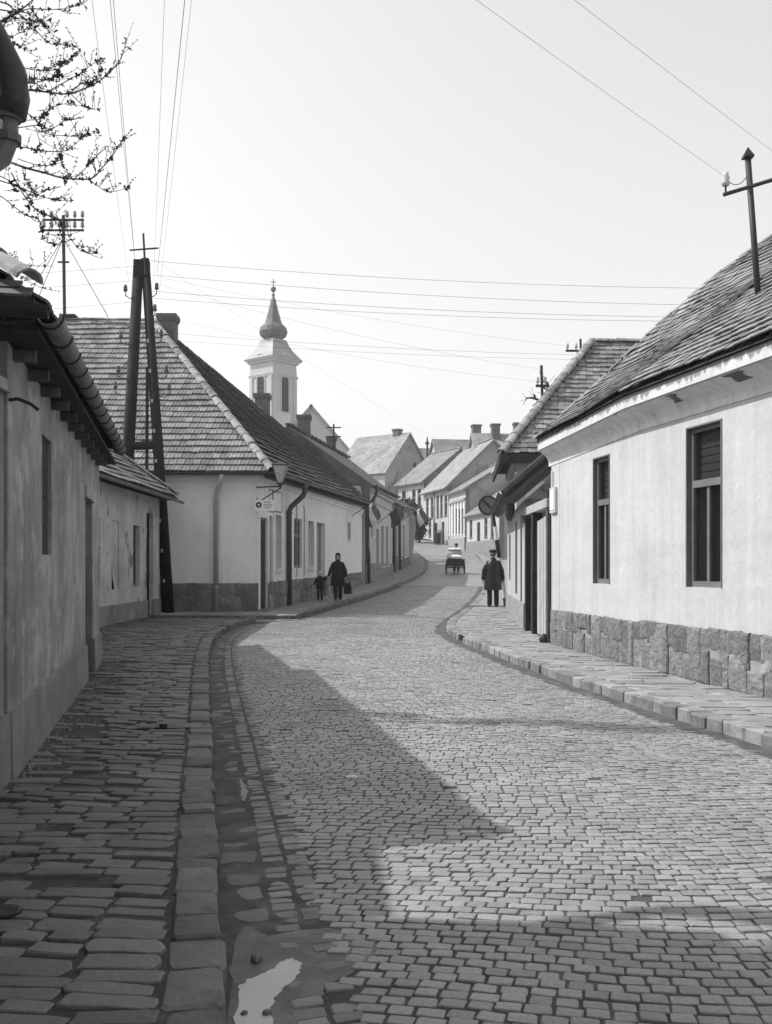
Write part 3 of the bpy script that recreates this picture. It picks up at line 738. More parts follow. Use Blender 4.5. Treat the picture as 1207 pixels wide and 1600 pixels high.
# mortar splash at the foot of the plinth and a meter box near the corner
b = MB(); FA.box(b, .04, .34, .004, .05, 2.55, 3.0); o = b.build('meter_box', m_white, hr)
b = MB(); FA.box(b, .08, .30, .05, .06, 2.6, 2.95); b.build('lid', m_wpaint, o)
b = MB(); b.tube([FA.P(.12, .03, 3.0), FA.P(.12, .03, 3.3)], .018, 6); b.build('conduit', m_wpaint, o)
# roof pole with crossarm
def insulator(parent, p, s=1., hook=True, mat=None):
    p = Vector(p); b = MB()
    b.lathe([(.012 * s, 0), (.03 * s, .0), (.045 * s, .03 * s), (.03 * s, .05 * s), (.04 * s, .075 * s), (.026 * s, .1 * s), (.03 * s, .12 * s), (.0, .13 * s)], p, 8)
    o = b.build('insulator', mat or m_porc, parent, smooth=True)
    b = MB(); b.tube([p - V(0, 0, .09 * s), p + V(0, 0, .02 * s)], .009 * s, 6); b.build('pin', m_iron, o)
    return o
pb = V(4.62, 12.2, 4.75); pt = V(4.45, 12.2, 6.62)
po = thing('roof_pole', pb, 'dark iron service pole with crossarm rising from the white house roof', 'pole')
b = MB(); b.tube([pb - V(0, 0, .4), pt], .037, 10); b.build('post', m_iron, po, smooth=True)
b = MB(); b.lathe([(.085, 0), (.085, .02), (.0, .14)], pt, 4, pi / 4); b.build('cap', m_iron, po)
cx0, cx1 = V(4.13, 12.15, 6.15), V(5.1, 12.05, 6.42)
b = MB(); b.tube([cx0, cx1], .025, 4); b.build('crossarm', m_iron, po)
insulator(po, cx0 + V(.03, 0, .11), 1.3); insulator(po, cx1 + V(-.25, 0, .08), 1.3)
b = MB(); b.lathe([(.16, -.12), (.11, .05), (.045, .09)], pb + V(0, 0, .05), 10); b.build('flashing', m_dpipe, po)

# ------------------------------------------------------------------ near house on the left (only its gutter end reaches the view)
hn = thing('near_house', (-4, 0, 0), 'house at left edge of which only the gutter outlet and downpipe show', 'house')
def ln(y): return -2.42 - .212 * (y - 4.7)
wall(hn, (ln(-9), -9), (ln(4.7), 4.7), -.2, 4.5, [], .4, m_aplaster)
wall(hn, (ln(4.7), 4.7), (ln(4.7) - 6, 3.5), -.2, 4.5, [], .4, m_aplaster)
nE = [V(ln(-9) + .55, -9, 4.6), V(ln(4.7) + .55, 4.85, 4.6)]; nT = [V(ln(-9) - 2.6, -9.3, 6.9), V(ln(4.7) - 2.6, 4.3, 6.9)]
roof_slab(hn, nE[0], nE[1], nT[0], nT[1]); roof_slab(hn, nT[1] + V(-3, -.6, -2.3), nT[0] + V(-3, -.6, -2.3), nT[1], nT[0])
b = MB(); half_gutter(b, nE[0] + V(.07, 0, .0), nE[1] + V(.07, .0, -.04), .1); b.build('gutter', m_dzinc, hn)
hx, hy = -1.845, 4.85
b = MB(); b.tube([(hx - .33, hy, 4.6), (hx - .16, hy, 4.28), (hx + .0, hy, 4.0), (hx + .02, hy, 3.88), (hx + .01, hy, 3.80)], [.12, .105, .088, .082, .074], 14); b.build('hopper', m_dzinc, hn, smooth=True)
downpipe(hn, [(hx - .01, hy, 3.86), (hx - .01, hy, 3.68), (hx - .03, hy - .02, 3.60), (hx - .1, hy - .1, 3.5), (hx - .3, hy - .25, 3.3), (hx - .42, hy - .33, 3.15), (hx - .45, hy - .35, 2.9), (hx - .45, hy - .35, .2)], .056, m_zinc, [(hx - .01, hy, 3.8), (hx - .01, hy, 3.69)])
for k in range(5): b = MB(); b.add([(hx + .07 + .012 * k, hy, 3.96), (hx + .082 + .012 * k, hy + .004, 3.96), (hx + .078 + .012 * k, hy, 3.96 + rr(.04, .09)), (hx + .076 + .012 * k, hy - .004, 3.96)], [(0, 1, 2), (1, 3, 2), (3, 0, 2)]); b.build('torn_edge', m_zinc, hn)

# ------------------------------------------------------------------ low cottage on the left
ha = thing('low_cottage', (-4.5, 10, .1), 'low cottage with stained grey wall, deep eaves and half-round gutter, left foreground', 'house')
def la(y): return -2.63 - .212 * (y - 7.1)
A0, A1 = (la(14.6), 14.6), (la(6.63), 6.63)
# the outer face looks right: run from the near end to the far end with the street on the right
FAA = Face((la(6.63), 6.63), (la(14.6), 14.6)); sa = lambda y: FAA.at_y(y)
ow = (sa(8.35), sa(8.98), 1.70, 2.72); od = (sa(12.35), sa(13.4), .15, 2.46)
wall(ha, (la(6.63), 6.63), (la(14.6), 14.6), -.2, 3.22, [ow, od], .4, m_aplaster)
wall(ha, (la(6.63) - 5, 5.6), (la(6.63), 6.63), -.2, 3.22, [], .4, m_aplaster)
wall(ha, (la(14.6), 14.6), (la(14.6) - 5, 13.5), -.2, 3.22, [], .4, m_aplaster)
# shuttered window
b = MB(); FAA.box(b, ow[0], ow[1], -.1, -.05, ow[2], ow[3]); sh = b.build('shutter', m_dwood, ha)
for k in range(4): b = MB(); FAA.box(b, ow[0] + .02, ow[1] - .02, -.05, -.03, ow[2] + .004 + k * .253, ow[2] + .25 + k * .253); b.build('board', m_dwood, sh)
door(ha, FAA, *od, m_dwood, deep=.12, fan=2.2)
b = MB(); FAA.box(b, od[0] - .08, od[1] + .08, -.02, .03, 2.462, 2.6); b.build('lintel', m_bplaster, ha)
for s0, s1 in ((0, od[0]), (od[1], FAA.L)):
    b = MB(); b.hexa([FAA.P(s0, -.1, -.2), FAA.P(s0, .05, -.2), FAA.P(s1, .05, -.2), FAA.P(s1, -.1, -.2)], [FAA.P(s0, -.1, .64), FAA.P(s0, .028, .62), FAA.P(s1, .028, .62), FAA.P(s1, -.1, .64)]); b.build('plinth', m_cement, ha)
b = MB(); b.tube([FAA.P(.05, 0, 2.72), FAA.P(.05, .06, 2.73), FAA.P(.06, .14, 2.70), FAA.P(.06, .19, 2.66)], .013, 6); b.build('pipe_stub', m_iron, ha)
eA_ = 2.9
for k in range(15):      # rafter feet
    s = .25 + k * .72
    if s > FAA.L: break
    b = MB(); FAA.box(b, s - .04, s + .04, -.1, .15, 3.02, 3.1); b.build('rafter_foot', m_wood, ha)
b = MB(); FAA.box(b, -.35, FAA.L + .05, -.05, .24, 3.105, 3.135); b.build('soffit_board', m_dwood, ha)
gutter(ha, FAA.P(-.45, .31, 3.2), FAA.P(FAA.L - .1, .31, 3.32), .08, m_zinc, gap=.58)
# hipped roof
aE0, aE1 = FAA.P(-.5, .28, 3.24), FAA.P(FAA.L + .05, .28, 3.34); aT0, aT1 = FAA.P(2.3, -2.5, 5.4), FAA.P(FAA.L - 2.3, -2.5, 5.4)
aB0, aB1 = FAA.P(-.5, -5.5, 3.24), FAA.P(FAA.L + .05, -5.5, 3.34)
for q in ((aE0, aE1, aT0, aT1), (aB0, aE0, aT0, aT0), (aE1, aB1, aT1, aT1), (aB1, aB0, aT1, aT0)):
    b = MB(); b.add([q[0] , q[1], q[3], q[2]] if (q[2] - q[3]).length > .01 else [q[0], q[1], q[2]], [(0, 1, 2, 3)] if (q[2] - q[3]).length > .01 else [(0, 1, 2)]); b.build('roof_slope', m_under, ha)
tiles(ha, aE0, aE1, aT0, aT1, .2, .2, FT, m_dtile, limit=60, sag=.02)
tiles(ha, aB0, aE0, aT0, aT0 + V(.02, 0, 0), .2, .2, FT, m_dtile, limit=200, sag=.02)
# the near eave board with its gutter, and the barrel tile at the foot of the hip
b = MB(); b.hexa([FAA.P(-.62, -5.4, 3.1), FAA.P(-.58, -5.4, 3.1), FAA.P(-.58, .25, 3.1), FAA.P(-.62, .25, 3.1)], [FAA.P(-.62, -5.4, 3.25), FAA.P(-.58, -5.4, 3.25), FAA.P(-.58, .25, 3.25), FAA.P(-.62, .25, 3.25)]); b.build('eave_board', m_dwood, ha)
gutter(ha, FAA.P(-.66, -5.4, 3.19), FAA.P(-.66, .34, 3.18), .07, m_iron, gap=1.6)
ridge_tiles(ha, aE0 + V(-.06, -.04, .13), aT0 + V(0, 0, .12), .1, .38, m_ridge, 'hip_tile', .0)

# unseen wedge added behind the cottage so that its shadow ends in a slant
wp_ = [(-4.24, 14.62), (-6.16, 18.9), (-6.16, 14.3)]
b = MB(); b.hexa([(x, y, -.1) for x, y in wp_], [(wp_[0][0], wp_[0][1], 3.2), (wp_[1][0], wp_[1][1], 4.35), (wp_[2][0], wp_[2][1], 4.35)]); b.build('shadow_wedge', m_aplaster, ha)
b = MB(); b.hexa([(-4.06, 14.6, 3.22), (-6.1, 19.1, 4.37), (-6.16, 14.25, 4.37)], [(-4.06, 14.6, 3.3), (-6.1, 19.1, 4.45), (-6.16, 14.25, 4.45)]); b.build('shadow_wedge_top', m_dtile, ha)
yw = thing('yard_wall', (-2.5, 5.6, .1), 'strip of dark yard wall at left edge joining the cottage', 'wall')
Fy = Face((ln(4.72), 4.72), (la(6.6) - .02, 6.6))
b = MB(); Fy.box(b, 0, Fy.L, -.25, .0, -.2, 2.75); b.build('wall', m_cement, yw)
b = MB(); Fy.box(b, 0, Fy.L, -.2, .045, -.2, .62); b.build('plinth', m_cement, yw)
b = MB(); Fy.box(b, 0, Fy.L, -.3, .05, 2.753, 2.83); b.build('coping', m_ridge, yw)
# ------------------------------------------------------------------ small crumbling house behind it
hb_ = thing('crumbling_house', (-7.5, 22, .2), 'small crumbling house with patchy plaster between low cottage and timber pole', 'house')
B0, B1 = (-6.2, 14.22), (-6.24, 27.3); FBb = Face(B0, B1); sb = lambda y: y - 14.22
bops = [(sb(20.9), sb(21.6), 1.15, 2.66), (sb(22.5), sb(23.15), 1.07, 2.65), (sb(24.45), sb(25.1), 1.1, 2.62), (sb(25.85), sb(26.6), .2, 3.0)]
wall(hb_, B0, B1, -.1, 3.45, bops, .35, m_bplaster)
wall(hb_, B1, (-9.2, 27.3), -.1, 3.45, [], .35, m_bplaster); wall(hb_, (-9.2, 14.22), B0, -.1, 3.45, [], .35, m_bplaster)
for i in (0, 2): window(hb_, FBb, *bops[i], m_wood, deep=.12, fw=.06, transom=.6)
s0, s1, z0, z1 = bops[1]        # boarded window with a hole
b = MB(); F_ = FBb
bd = MB()
P_ = lambda s, z, q: F_.P(s, q, z)
hole = [(s0 + .03, 1.08), (s0 + .36, 1.08), (s0 + .26, 1.25), (s0 + .15, 1.45), (s0 + .08, 1.85)]
poly = [(s0, z0), (s0, z1), (s1, z1), (s1, z0), (s0 + .36, z0), (s0 + .26, 1.25), (s0 + .15, 1.45), (s0 + .03, 1.85)]
for q in (-.03, -.055): bd.add([P_(s, z, q) for s, z in poly], [(0, 7, 1), (7, 6, 2, 1), (6, 5, 3, 2), (5, 4, 3)])
bo = bd.build('boarded_window', m_bplaster, hb_)
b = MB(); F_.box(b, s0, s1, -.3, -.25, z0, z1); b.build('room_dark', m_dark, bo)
door(hb_, FBb, *bops[3], m_dwood, deep=.14, fan=2.55)
for a, c in ((0, bops[3][0]), (bops[3][1], FBb.L)):
    b = MB(); FBb.box(b, a, c, -.05, .035, -.1, .72); b.build('plinth', m_cement, hb_)
bE0, bE1 = V(-5.78, 14.45, 3.5), V(-5.8, 27.65, 3.5); bT0, bT1 = V(-7.3, 14.3, 4.7), V(-7.25, 26.3, 4.7)
roof_slab(hb_, bE0, bE1, bT0, bT1); roof_slab(hb_, bE1, V(-9.6, 27.65, 3.5), bT1, bT1 - V(.02, 0, 0)); roof_slab(hb_, V(-9.6, 27.65, 3.5), V(-9.6, 15.2, 3.5), bT1, bT0)
tiles(hb_, bE0, bE1, bT0, bT1, .22, .26, FT, m_ctile, limit=200, sag=.04)
tiles(hb_, bE1, V(-9.6, 27.65, 3.5), bT1, bT1 - V(.03, 0, 0), .22, .26, FT, m_ctile, limit=0, sag=.03)
ridge_tiles(hb_, bE1 + V(0, 0, .06), bT1, .1, .33, m_ridge, 'hip_tile'); ridge_tiles(hb_, bT1, bT0, .1, .33)
b = MB(); half_gutter(b, V(-5.74, 15.4, 3.46), V(-5.74, 28.0, 3.42), .06); b.build('gutter', m_zinc, hb_)

# ------------------------------------------------------------------ corner house with the hipped tile roof
hc = thing('corner_house', (-7, 34, .2), 'pale corner house with big hipped tile roof, street lamp and shop door', 'house')
K = V(-3.65, 28.4); KE = V(-1.12, 46.)
FC = Face((K.x, K.y), (KE.x, KE.y)); FCF = Face((-15, 28.6), (K.x, K.y)); sc = lambda y: FC.at_y(y)
cops = [(sc(28.42), sc(29.45), .36, 3.02), (sc(29.62), sc(30.0), .95, 3.12), (sc(30.2), sc(30.95), 1.52, 3.18), (sc(32.7), sc(33.85), 1.55, 3.2), (sc(34.65), sc(35.6), 1.56, 3.2), (sc(36.2), sc(37.7), .4, 3.22), (sc(42.3), sc(43.0), 2.75, 3.5)]
wall(hc, (K.x, K.y), (KE.x, KE.y), 0, 4.2, cops, .4, m_cplaster, z1b=4.45)
wall(hc, (-15, 28.6), (K.x, K.y), 0, 4.2, [], .4, m_cplaster)
door(hc, FC, *cops[0], m_dwood, deep=.1, fm=m_frame)
window(hc, FC, *cops[1], m_frame, deep=.1, fw=.05, transom=.8, mull=0)
for i in (2, 4): window(hc, FC, *cops[i], m_frame, deep=.2, fw=.06, transom=.66, sill=.12, surround=(.13, .035))
window(hc, FC, *cops[3], m_frame, deep=.1, fw=.08, transom=.66)
door(hc, FC, *cops[5], m_grey, deep=.2, fm=m_grey)
window(hc, FC, *cops[6], m_grey, deep=.08, fw=.05, transom=0, mull=0, sill=.1, surround=(.1, .03), gm=m_grey)
for F in (FC, FCF): b = MB(); F.box(b, 0, F.L, -.01, .06, 4.02, 4.14); F.box(b, 0, F.L, -.01, .12, 4.14, 4.22); b.build('cornice', m_cplaster, hc)
zc0 = lambda F: (lambda s: zg(F.P(s, 0, 0).y) + .08)
zc1 = lambda F: (lambda s: 1.12 + (.0 if F is FCF else s * .012))
rubble(hc, FC, 0.02, FC.L, zc0(FC), zc1(FC), m_cstone, q=.05, wmin=.3, wmax=.8, gaps=[(cops[0][0], cops[0][1]), (cops[5][0], cops[5][1])])
rubble(hc, FCF, FCF.L - 4.2, FCF.L, zc0(FCF), zc1(FCF), m_cstone, q=.04, wmin=.35, wmax=.9)
for F in (FCF,): b = MB(); F.box(b, 0, F.L, -.02, .02, 0, 1.1); b.build('plinth', m_cstone, hc)
b = MB()
for a, c in ((cops[0][1], cops[5][0]), (cops[5][1], FC.L)): F = FC; F.box(b, a, c, -.02, .02, 0, 1.1)
b.build('plinth', m_cstone, hc)
b = MB(); FC.box(b, cops[0][0] - .05, cops[0][1] + .1, -.1, .3, .1, .36); b.build('door_step', m_cstone, hc)
cE0, cK, cE1 = V(-15.5, 28.0, 4.25), V(-3.22, 28.0, 4.25), V(-.72, 46., 4.5); cP, cT0, cT1 = V(-7.95, 33.5, 9.9), V(-15.5, 33.5, 9.9), V(-5.6, 48, 8.75)
roof_slab(hc, cE0, cK, cT0, cP); roof_slab(hc, cK, cE1, cP, cT1, drop=.16)
b = MB(); b.quad(cT0, cP, V(-8.5, 36, 4.3) + V(-3, 3, 0), V(-15.5, 39, 4.3)); b.quad(cP, cT1, V(-10, 49, 4.3), V(-11.5, 39, 4.3)); b.add([cE1, V(-10, 49, 4.3), cT1], [(0, 1, 2)]); b.build('roof_slope', m_under, hc)
tiles(hc, cE0, cK, cT0, cP, .225, .31, CT, m_ctile, limit=300, sag=-.03, up=.02, jit=.01)
tiles(hc, cK, cE1, cP, cT1, .225, .31, FT and [flat_tile(.222 * k, .31, .03, .085) for k in (1, .97, 1.02)], m_dtile, limit=300, sag=-.10, up=.03, jit=.02, seedphase=1.3)
ridge_tiles(hc, cK + V(.0, -.02, .05), cP + V(0, 0, .05), .15, .42, m_ridge, 'hip_tile'); ridge_tiles(hc, cT0, cP, .1, .36); ridge_tiles(hc, cP, cT1, .12, .4)
gutter(hc, V(-15.5, 27.93, 4.26), V(-3.15, 27.93, 4.26), .07, m_dpipe, 2.)
gutter(hc, V(-3.12, 28.0, 4.26), V(-.62, 46.1, 4.5), .07, m_zinc, 2.)
downpipe(hc, [(-4.62, 27.95, 4.2), (-4.66, 27.98, 4.0), (-4.80, 28.2, 3.75), (-4.85, 28.3, 3.6), (-4.85, 28.3, .33)], .07, m_pipe, [(-4.85, 28.3, 3.2), (-4.85, 28.3, 1.0)])
q = FC.P(sc(31.65), .1, 0)
downpipe(hc, [(q.x + .5, q.y, 4.3), (q.x + .5, q.y, 4.0), (q.x + .44, q.y, 3.85), (q.x + .06, q.y, 3.5), (q.x, q.y, 3.35), (q.x, q.y, .35)], .085, m_dpipe, [(q.x, q.y, 3.3), (q.x, q.y, 1.5)])
for y_ in (33.0, 34.1):       # conduits beside the window
    a = FC.P(sc(y_), .03, 0); b = MB(); b.tube([a + V(-.15, 0, 3.75), a + V(-.02, 0, 3.68), a + V(0, 0, 3.55), a + V(0, 0, 1.35), a + V(-.05, 0, 1.2), a + V(-.2, 0, 1.1)], .02, 6); b.build('conduit', m_pipe, hc)
chimney(hc, -7.6, 34.6, 9.0, 10.35, .58, .58); chimney(hc, -5.85, 47., 8.2, 9.75, .65, .65)
# shop sign panel on the wall above the window
b = MB(); FC.box(b, cops[1][0] - .1, cops[2][1] - .1, .0, .05, 3.3, 3.85); b.build('notice_board', m_cplaster, hc)
b = MB(); FC.box(b, cops[1][0] - .16, cops[2][1] - .04, .0, .035, 3.24, 3.295); FC.box(b, cops[2][1] - .095, cops[2][1] - .04, 0, .06, 3.3, 3.9); FC.box(b, cops[1][0] - .1, cops[2][1] - .1, 0, .06, 3.855, 3.9); b.build('board_frame', m_pipe, hc)
# street lamp on its bracket
lp = thing('street_lamp', (-3.62, 28.36, 3.7), 'tapered glass street lamp on iron bracket at corner of tile-roofed house', 'lamp')
lx, ly = -2.98, 28.0
b = MB(); b.tube([(-3.7, 28.35, 3.86), (lx, ly, 3.86)], .022, 6); b.tube([(-3.68, 28.38, 3.42), (lx + .02, ly, 3.82)], .018, 6); b.build('bracket', m_iron, lp)
b = MB(); b.tube([(lx, ly, 3.8), (lx, ly, 3.97)], .03, 8); b.build('stem', m_iron, lp)
b = MB(); b.lathe([(.1, 3.95), (.29, 4.44)], (lx, ly, 0), 4, pi / 4); b.build('lamp_glass', m_lglass, lp)
b = MB()
for k in range(4):
    t = pi / 4 + k * pi / 2; b.tube([(lx + .103 * cos(t), ly + .103 * sin(t), 3.94), (lx + .295 * cos(t), ly + .295 * sin(t), 4.45)], .012, 5)
b.build('lamp_frame', m_iron, lp)
b = MB(); b.lathe([(.32, 4.44), (.32, 4.47), (.07, 4.54), (.03, 4.57)], (lx, ly, 0), 4, pi / 4); b.build('lamp_roof', m_iron, lp)
b = MB(); b.lathe([(.03, 3.88), (.11, 3.92), (.11, 3.96)], (lx, ly, 0), 8); b.build('lamp_base', m_iron, lp)
# hanging shop sign
sg = thing('hanging_sign', (-3.4, 28.3, 3.1), 'small white oblong sign with dark roundel hanging above the shop door', 'sign')
b = MB(); b.box(-3.72, -3.16, 28.05, 28.10, 3.17, 3.48); b.build('board', m_wpaint, sg)
b = MB(); b.tube([(-3.2, 28.07, 3.47), (-3.2, 28.07, 3.75)], .018, 6); b.tube([(-3.66, 28.07, 3.47), (-3.66, 28.2, 3.55)], .014, 6); b.build('hanger', m_iron, sg)
b = MB(); b.tube([(-3.60, 28.048, 3.34), (-3.60, 28.044, 3.34)], .085, 20); b.build('roundel', m_bpaint, sg)
b = MB(); b.tube([(-3.60, 28.043, 3.34), (-3.60, 28.040, 3.34)], .03, 12); b.build('roundel_mark', m_wpaint, sg)
for k, (a, c, z) in enumerate(((-3.44, -3.24, 3.41), (-3.46, -3.2, 3.34), (-3.42, -3.26, 3.27))):
    n_ = 5; w_ = (c - a) / n_
    for i in range(n_): b = MB(); b.box(a + i * w_, a + i * w_ + w_ * .62, 28.044, 28.0485, z - .018, z + (.018 if (i + k) % 2 else .026)); b.build('lettering', m_grey, sg)
# ------------------------------------------------------------------ houses further up on the left
def ground_house(name, label, cx, cy, group=None): return thing(name, (cx, cy, zg(cy)), label, 'house', group)
hd = ground_house('mossy_roof_house', 'house with smooth mossy roof and flags beyond the corner house', -2.5, 52)
FD = Face((-.98, 46.25), (.35, 57.)); 
dops = [(2.1, 2.8, 3.1, 4.3), (4.0, 5.0, 1.2, 3.5), (6.0, 7.0, 1.6, 3.75), (8.0, 9.0, 1.65, 3.8)]
wall(hd, (-.98, 46.25), (.35, 57.), .2, 5.35, dops, .35, m_dplaster, z1b=5.55)
wall(hd, (-7, 47.2), (-.98, 46.25), .2, 5.35, [], .35, m_dplaster)
for i in (0, 2, 3): window(hd, FD, *dops[i], m_grey, deep=.12, fw=.06, transom=.62 if i else 0, sill=.1, gm=m_glass if i == 0 else m_grey)
door(hd, FD, *dops[1], m_grey, deep=.15, fm=m_grey)
b = MB(); FD.box(b, 0, FD.L, -.02, .08, .2, 1.75); b.build('plinth', m_cstone, hd)
b = MB(); FD.box(b, 0, FD.L, -.02, .06, 4.75, 4.82); FD.box(b, 0, FD.L, -.02, .14, 5.2, 5.33); b.build('cornice', m_dplaster, hd)
dE0, dE1, dT0, dT1 = V(-.62, 46.1, 5.42), V(.72, 57.1, 5.6), V(-4.7, 47.4, 8.35), V(-2.2, 59.0, 8.0)
m_moss = M('mossy_roof', .085, var=.3, scale=1.5, bump=.6, bscale=12, bdist=.04, patch=(.13, 1.1, .5, .7))
roof_slab(hd, dE0, dE1, dT0, dT1, .12, m_moss); roof_slab(hd, V(-4.4, 60, 5.5), V(-9, 48, 5.5), dT1, dT0, .1, m_moss)
b = MB(); b.add([dE0 - V(.1, 0, 0), dT0, V(-8.8, 48, 5.4), V(-8.8, 48, .5), V(-.9, 46.4, .5)], [(0, 1, 2, 3, 4)]); b.build('gable', m_moss, hd)
for t in range(30):        # stepped tiles along the ridge
    p = dT0.lerp(dT1, (t + .5) / 30); b = MB(); b.obox(p + V(0, 0, .06 + (t % 2) * .03), (.12, 0, 0), (.04, .19, 0), (0, 0, .05)); b.build('ridge_tile', m_moss, hd)
gutter(hd, dE0 + V(.07, 0, 0), dE1 + V(.07, 0, 0), .08, m_dpipe, 3)
q = FD.P(.25, .1, 0); downpipe(hd, [(q.x + .42, q.y, 5.4), (q.x + .42, q.y, 5.1), (q.x + .35, q.y, 4.9), (q.x + .03, q.y, 4.4), (q.x, q.y, 4.25), (q.x, q.y, 2.5), (q.x + .05, q.y, 2.2), (q.x + .05, q.y, .8)], .075, m_dpipe)
chimney(hd, -4.15, 50.3, 7.6, 9.25, .62, .62); chimney(hd, -3.05, 55.5, 7.6, 8.85, .5, .5)
he = ground_house('gabled_low_house', 'low house with dark overhanging roof where the street bends left', -1, 62)
FE = Face((.35, 57.05), (1.55, 66.)); eops = [(1.2, 2.2, 1.4, 3.9), (3.6, 4.5, 2.1, 4.1), (5.4, 6.3, 2.2, 4.2)]
wall(he, (.35, 57.05), (1.55, 66.), .5, 5.0, eops, .35, m_fplaster, z1b=5.4)
wall(he, (-6, 58), (.35, 57.05), .5, 5.0, [], .35, m_dplaster)
door(he, FE, *eops[0], m_dwood, deep=.15)
for i in (1, 2): window(he, FE, *eops[i], m_grey, deep=.12, fw=.07, transom=.6, sill=.1)
b = MB(); FE.box(b, 0, FE.L, -.02, .07, .5, 2.2); b.build('plinth', m_cstone, he)
eE0, eE1, eT0, eT1 = V(.85, 57.1, 5.05), V(2.1, 66.1, 5.3), V(-3, 58, 7.4), V(-1.5, 67, 7.4)
roof_slab(he, eE0, eE1, eT0, eT1, .12, m_dtile); roof_slab(he, V(-6, 68, 5), V(-7.5, 58.5, 5), eT1, eT0, .12, m_dtile)
tiles(he, eE0, eE1, eT0, eT1, .3, .33, [flat_tile(.29, .33)], m_dtile, limit=0)
q = FE.P(.1, .1, 0); downpipe(he, [(q.x + .5, q.y, 5.0), (q.x + .45, q.y, 4.75), (q.x + .05, q.y, 4.4), (q.x, q.y, 4.2), (q.x, q.y, 1.3)], .08, m_dpipe)
q = FE.P(2.9, .1, 0); downpipe(he, [(q.x, q.y, 5.1), (q.x, q.y, 1.3)], .08, m_dpipe)
b = MB(); b.add([V(2.15, 66.3, 5.3), V(-1.5, 67.2, 7.5), V(-6, 68, 5), V(-6, 68, 1), V(1.6, 66.3, 1)], [(0, 1, 2, 3, 4)]); b.build('gable', m_dplaster, he)
# garden wall after it
gw = MB(); Fg = Face((1.6, 66.3), (1.2, 78.)); Fg.box(gw, 0, Fg.L, -.3, 0, 1.2, 3.9); tag(gw.build('garden_wall', m_gplaster), 'grey garden wall beyond the gabled low house on the left', 'wall')

# flags hung on the left-hand houses
def flag(p0, p1, drop, wdt, label, tones, sway=.25):
    p0, p1 = V(*p0), V(*p1)
    f = thing('flag', p0, label, 'flag', 'flags on the left-hand houses')
    b = MB(); b.tube([p0, p1], .018, 6); b.build('pole', m_dwood, f)
    d = p1 - p0; a = p0.lerp(p1, .52); e = p0.lerp(p1, .98); n = 8
    for k, m in enumerate(tones):
        vs = []
        for i in range(n + 1):
            for s in (k / 3, (k + 1) / 3):
                p = a.lerp(e, s); t = i / n
                vs.append(p + V(sway * t * wdt + .05 * sin(t * 5 + s * 4), .10 * sin(t * 6 + s * 7), -drop * t - .1 * sin(s * 5) * t))
        b = MB(); b.add(vs, [(2 * i, 2 * i + 1, 2 * i + 3, 2 * i + 2) for i in range(n)])
        o = b.build('stripe', m, f); sm = o.modifiers.new('thick', 'SOLIDIFY'); sm.thickness = .004
m_fr, m_fg = M('flag_red', .07, var=.2, scale=5, bump=.1), M('flag_green', .16, var=.2, scale=5, bump=.1)
flag((-1.55, 43.6, 3.78), (-.45, 43.4, 4.5), .85, .9, 'tricolour flag on slanting pole at the end of the corner house', (m_fr, m_pale, m_fg))
flag((-.5, 50.5, 3.7), (.75, 50.3, 4.75), .7, .7, 'dark flag on slanting pole on the mossy-roofed house', (m_fr, m_fr, m_fg))
flag((.95, 58.5, 4.3), (2.15, 58.2, 5.2), .9, 1.0, 'tricolour flag at the low house under the dark eave', (m_fr, m_pale, m_fg))

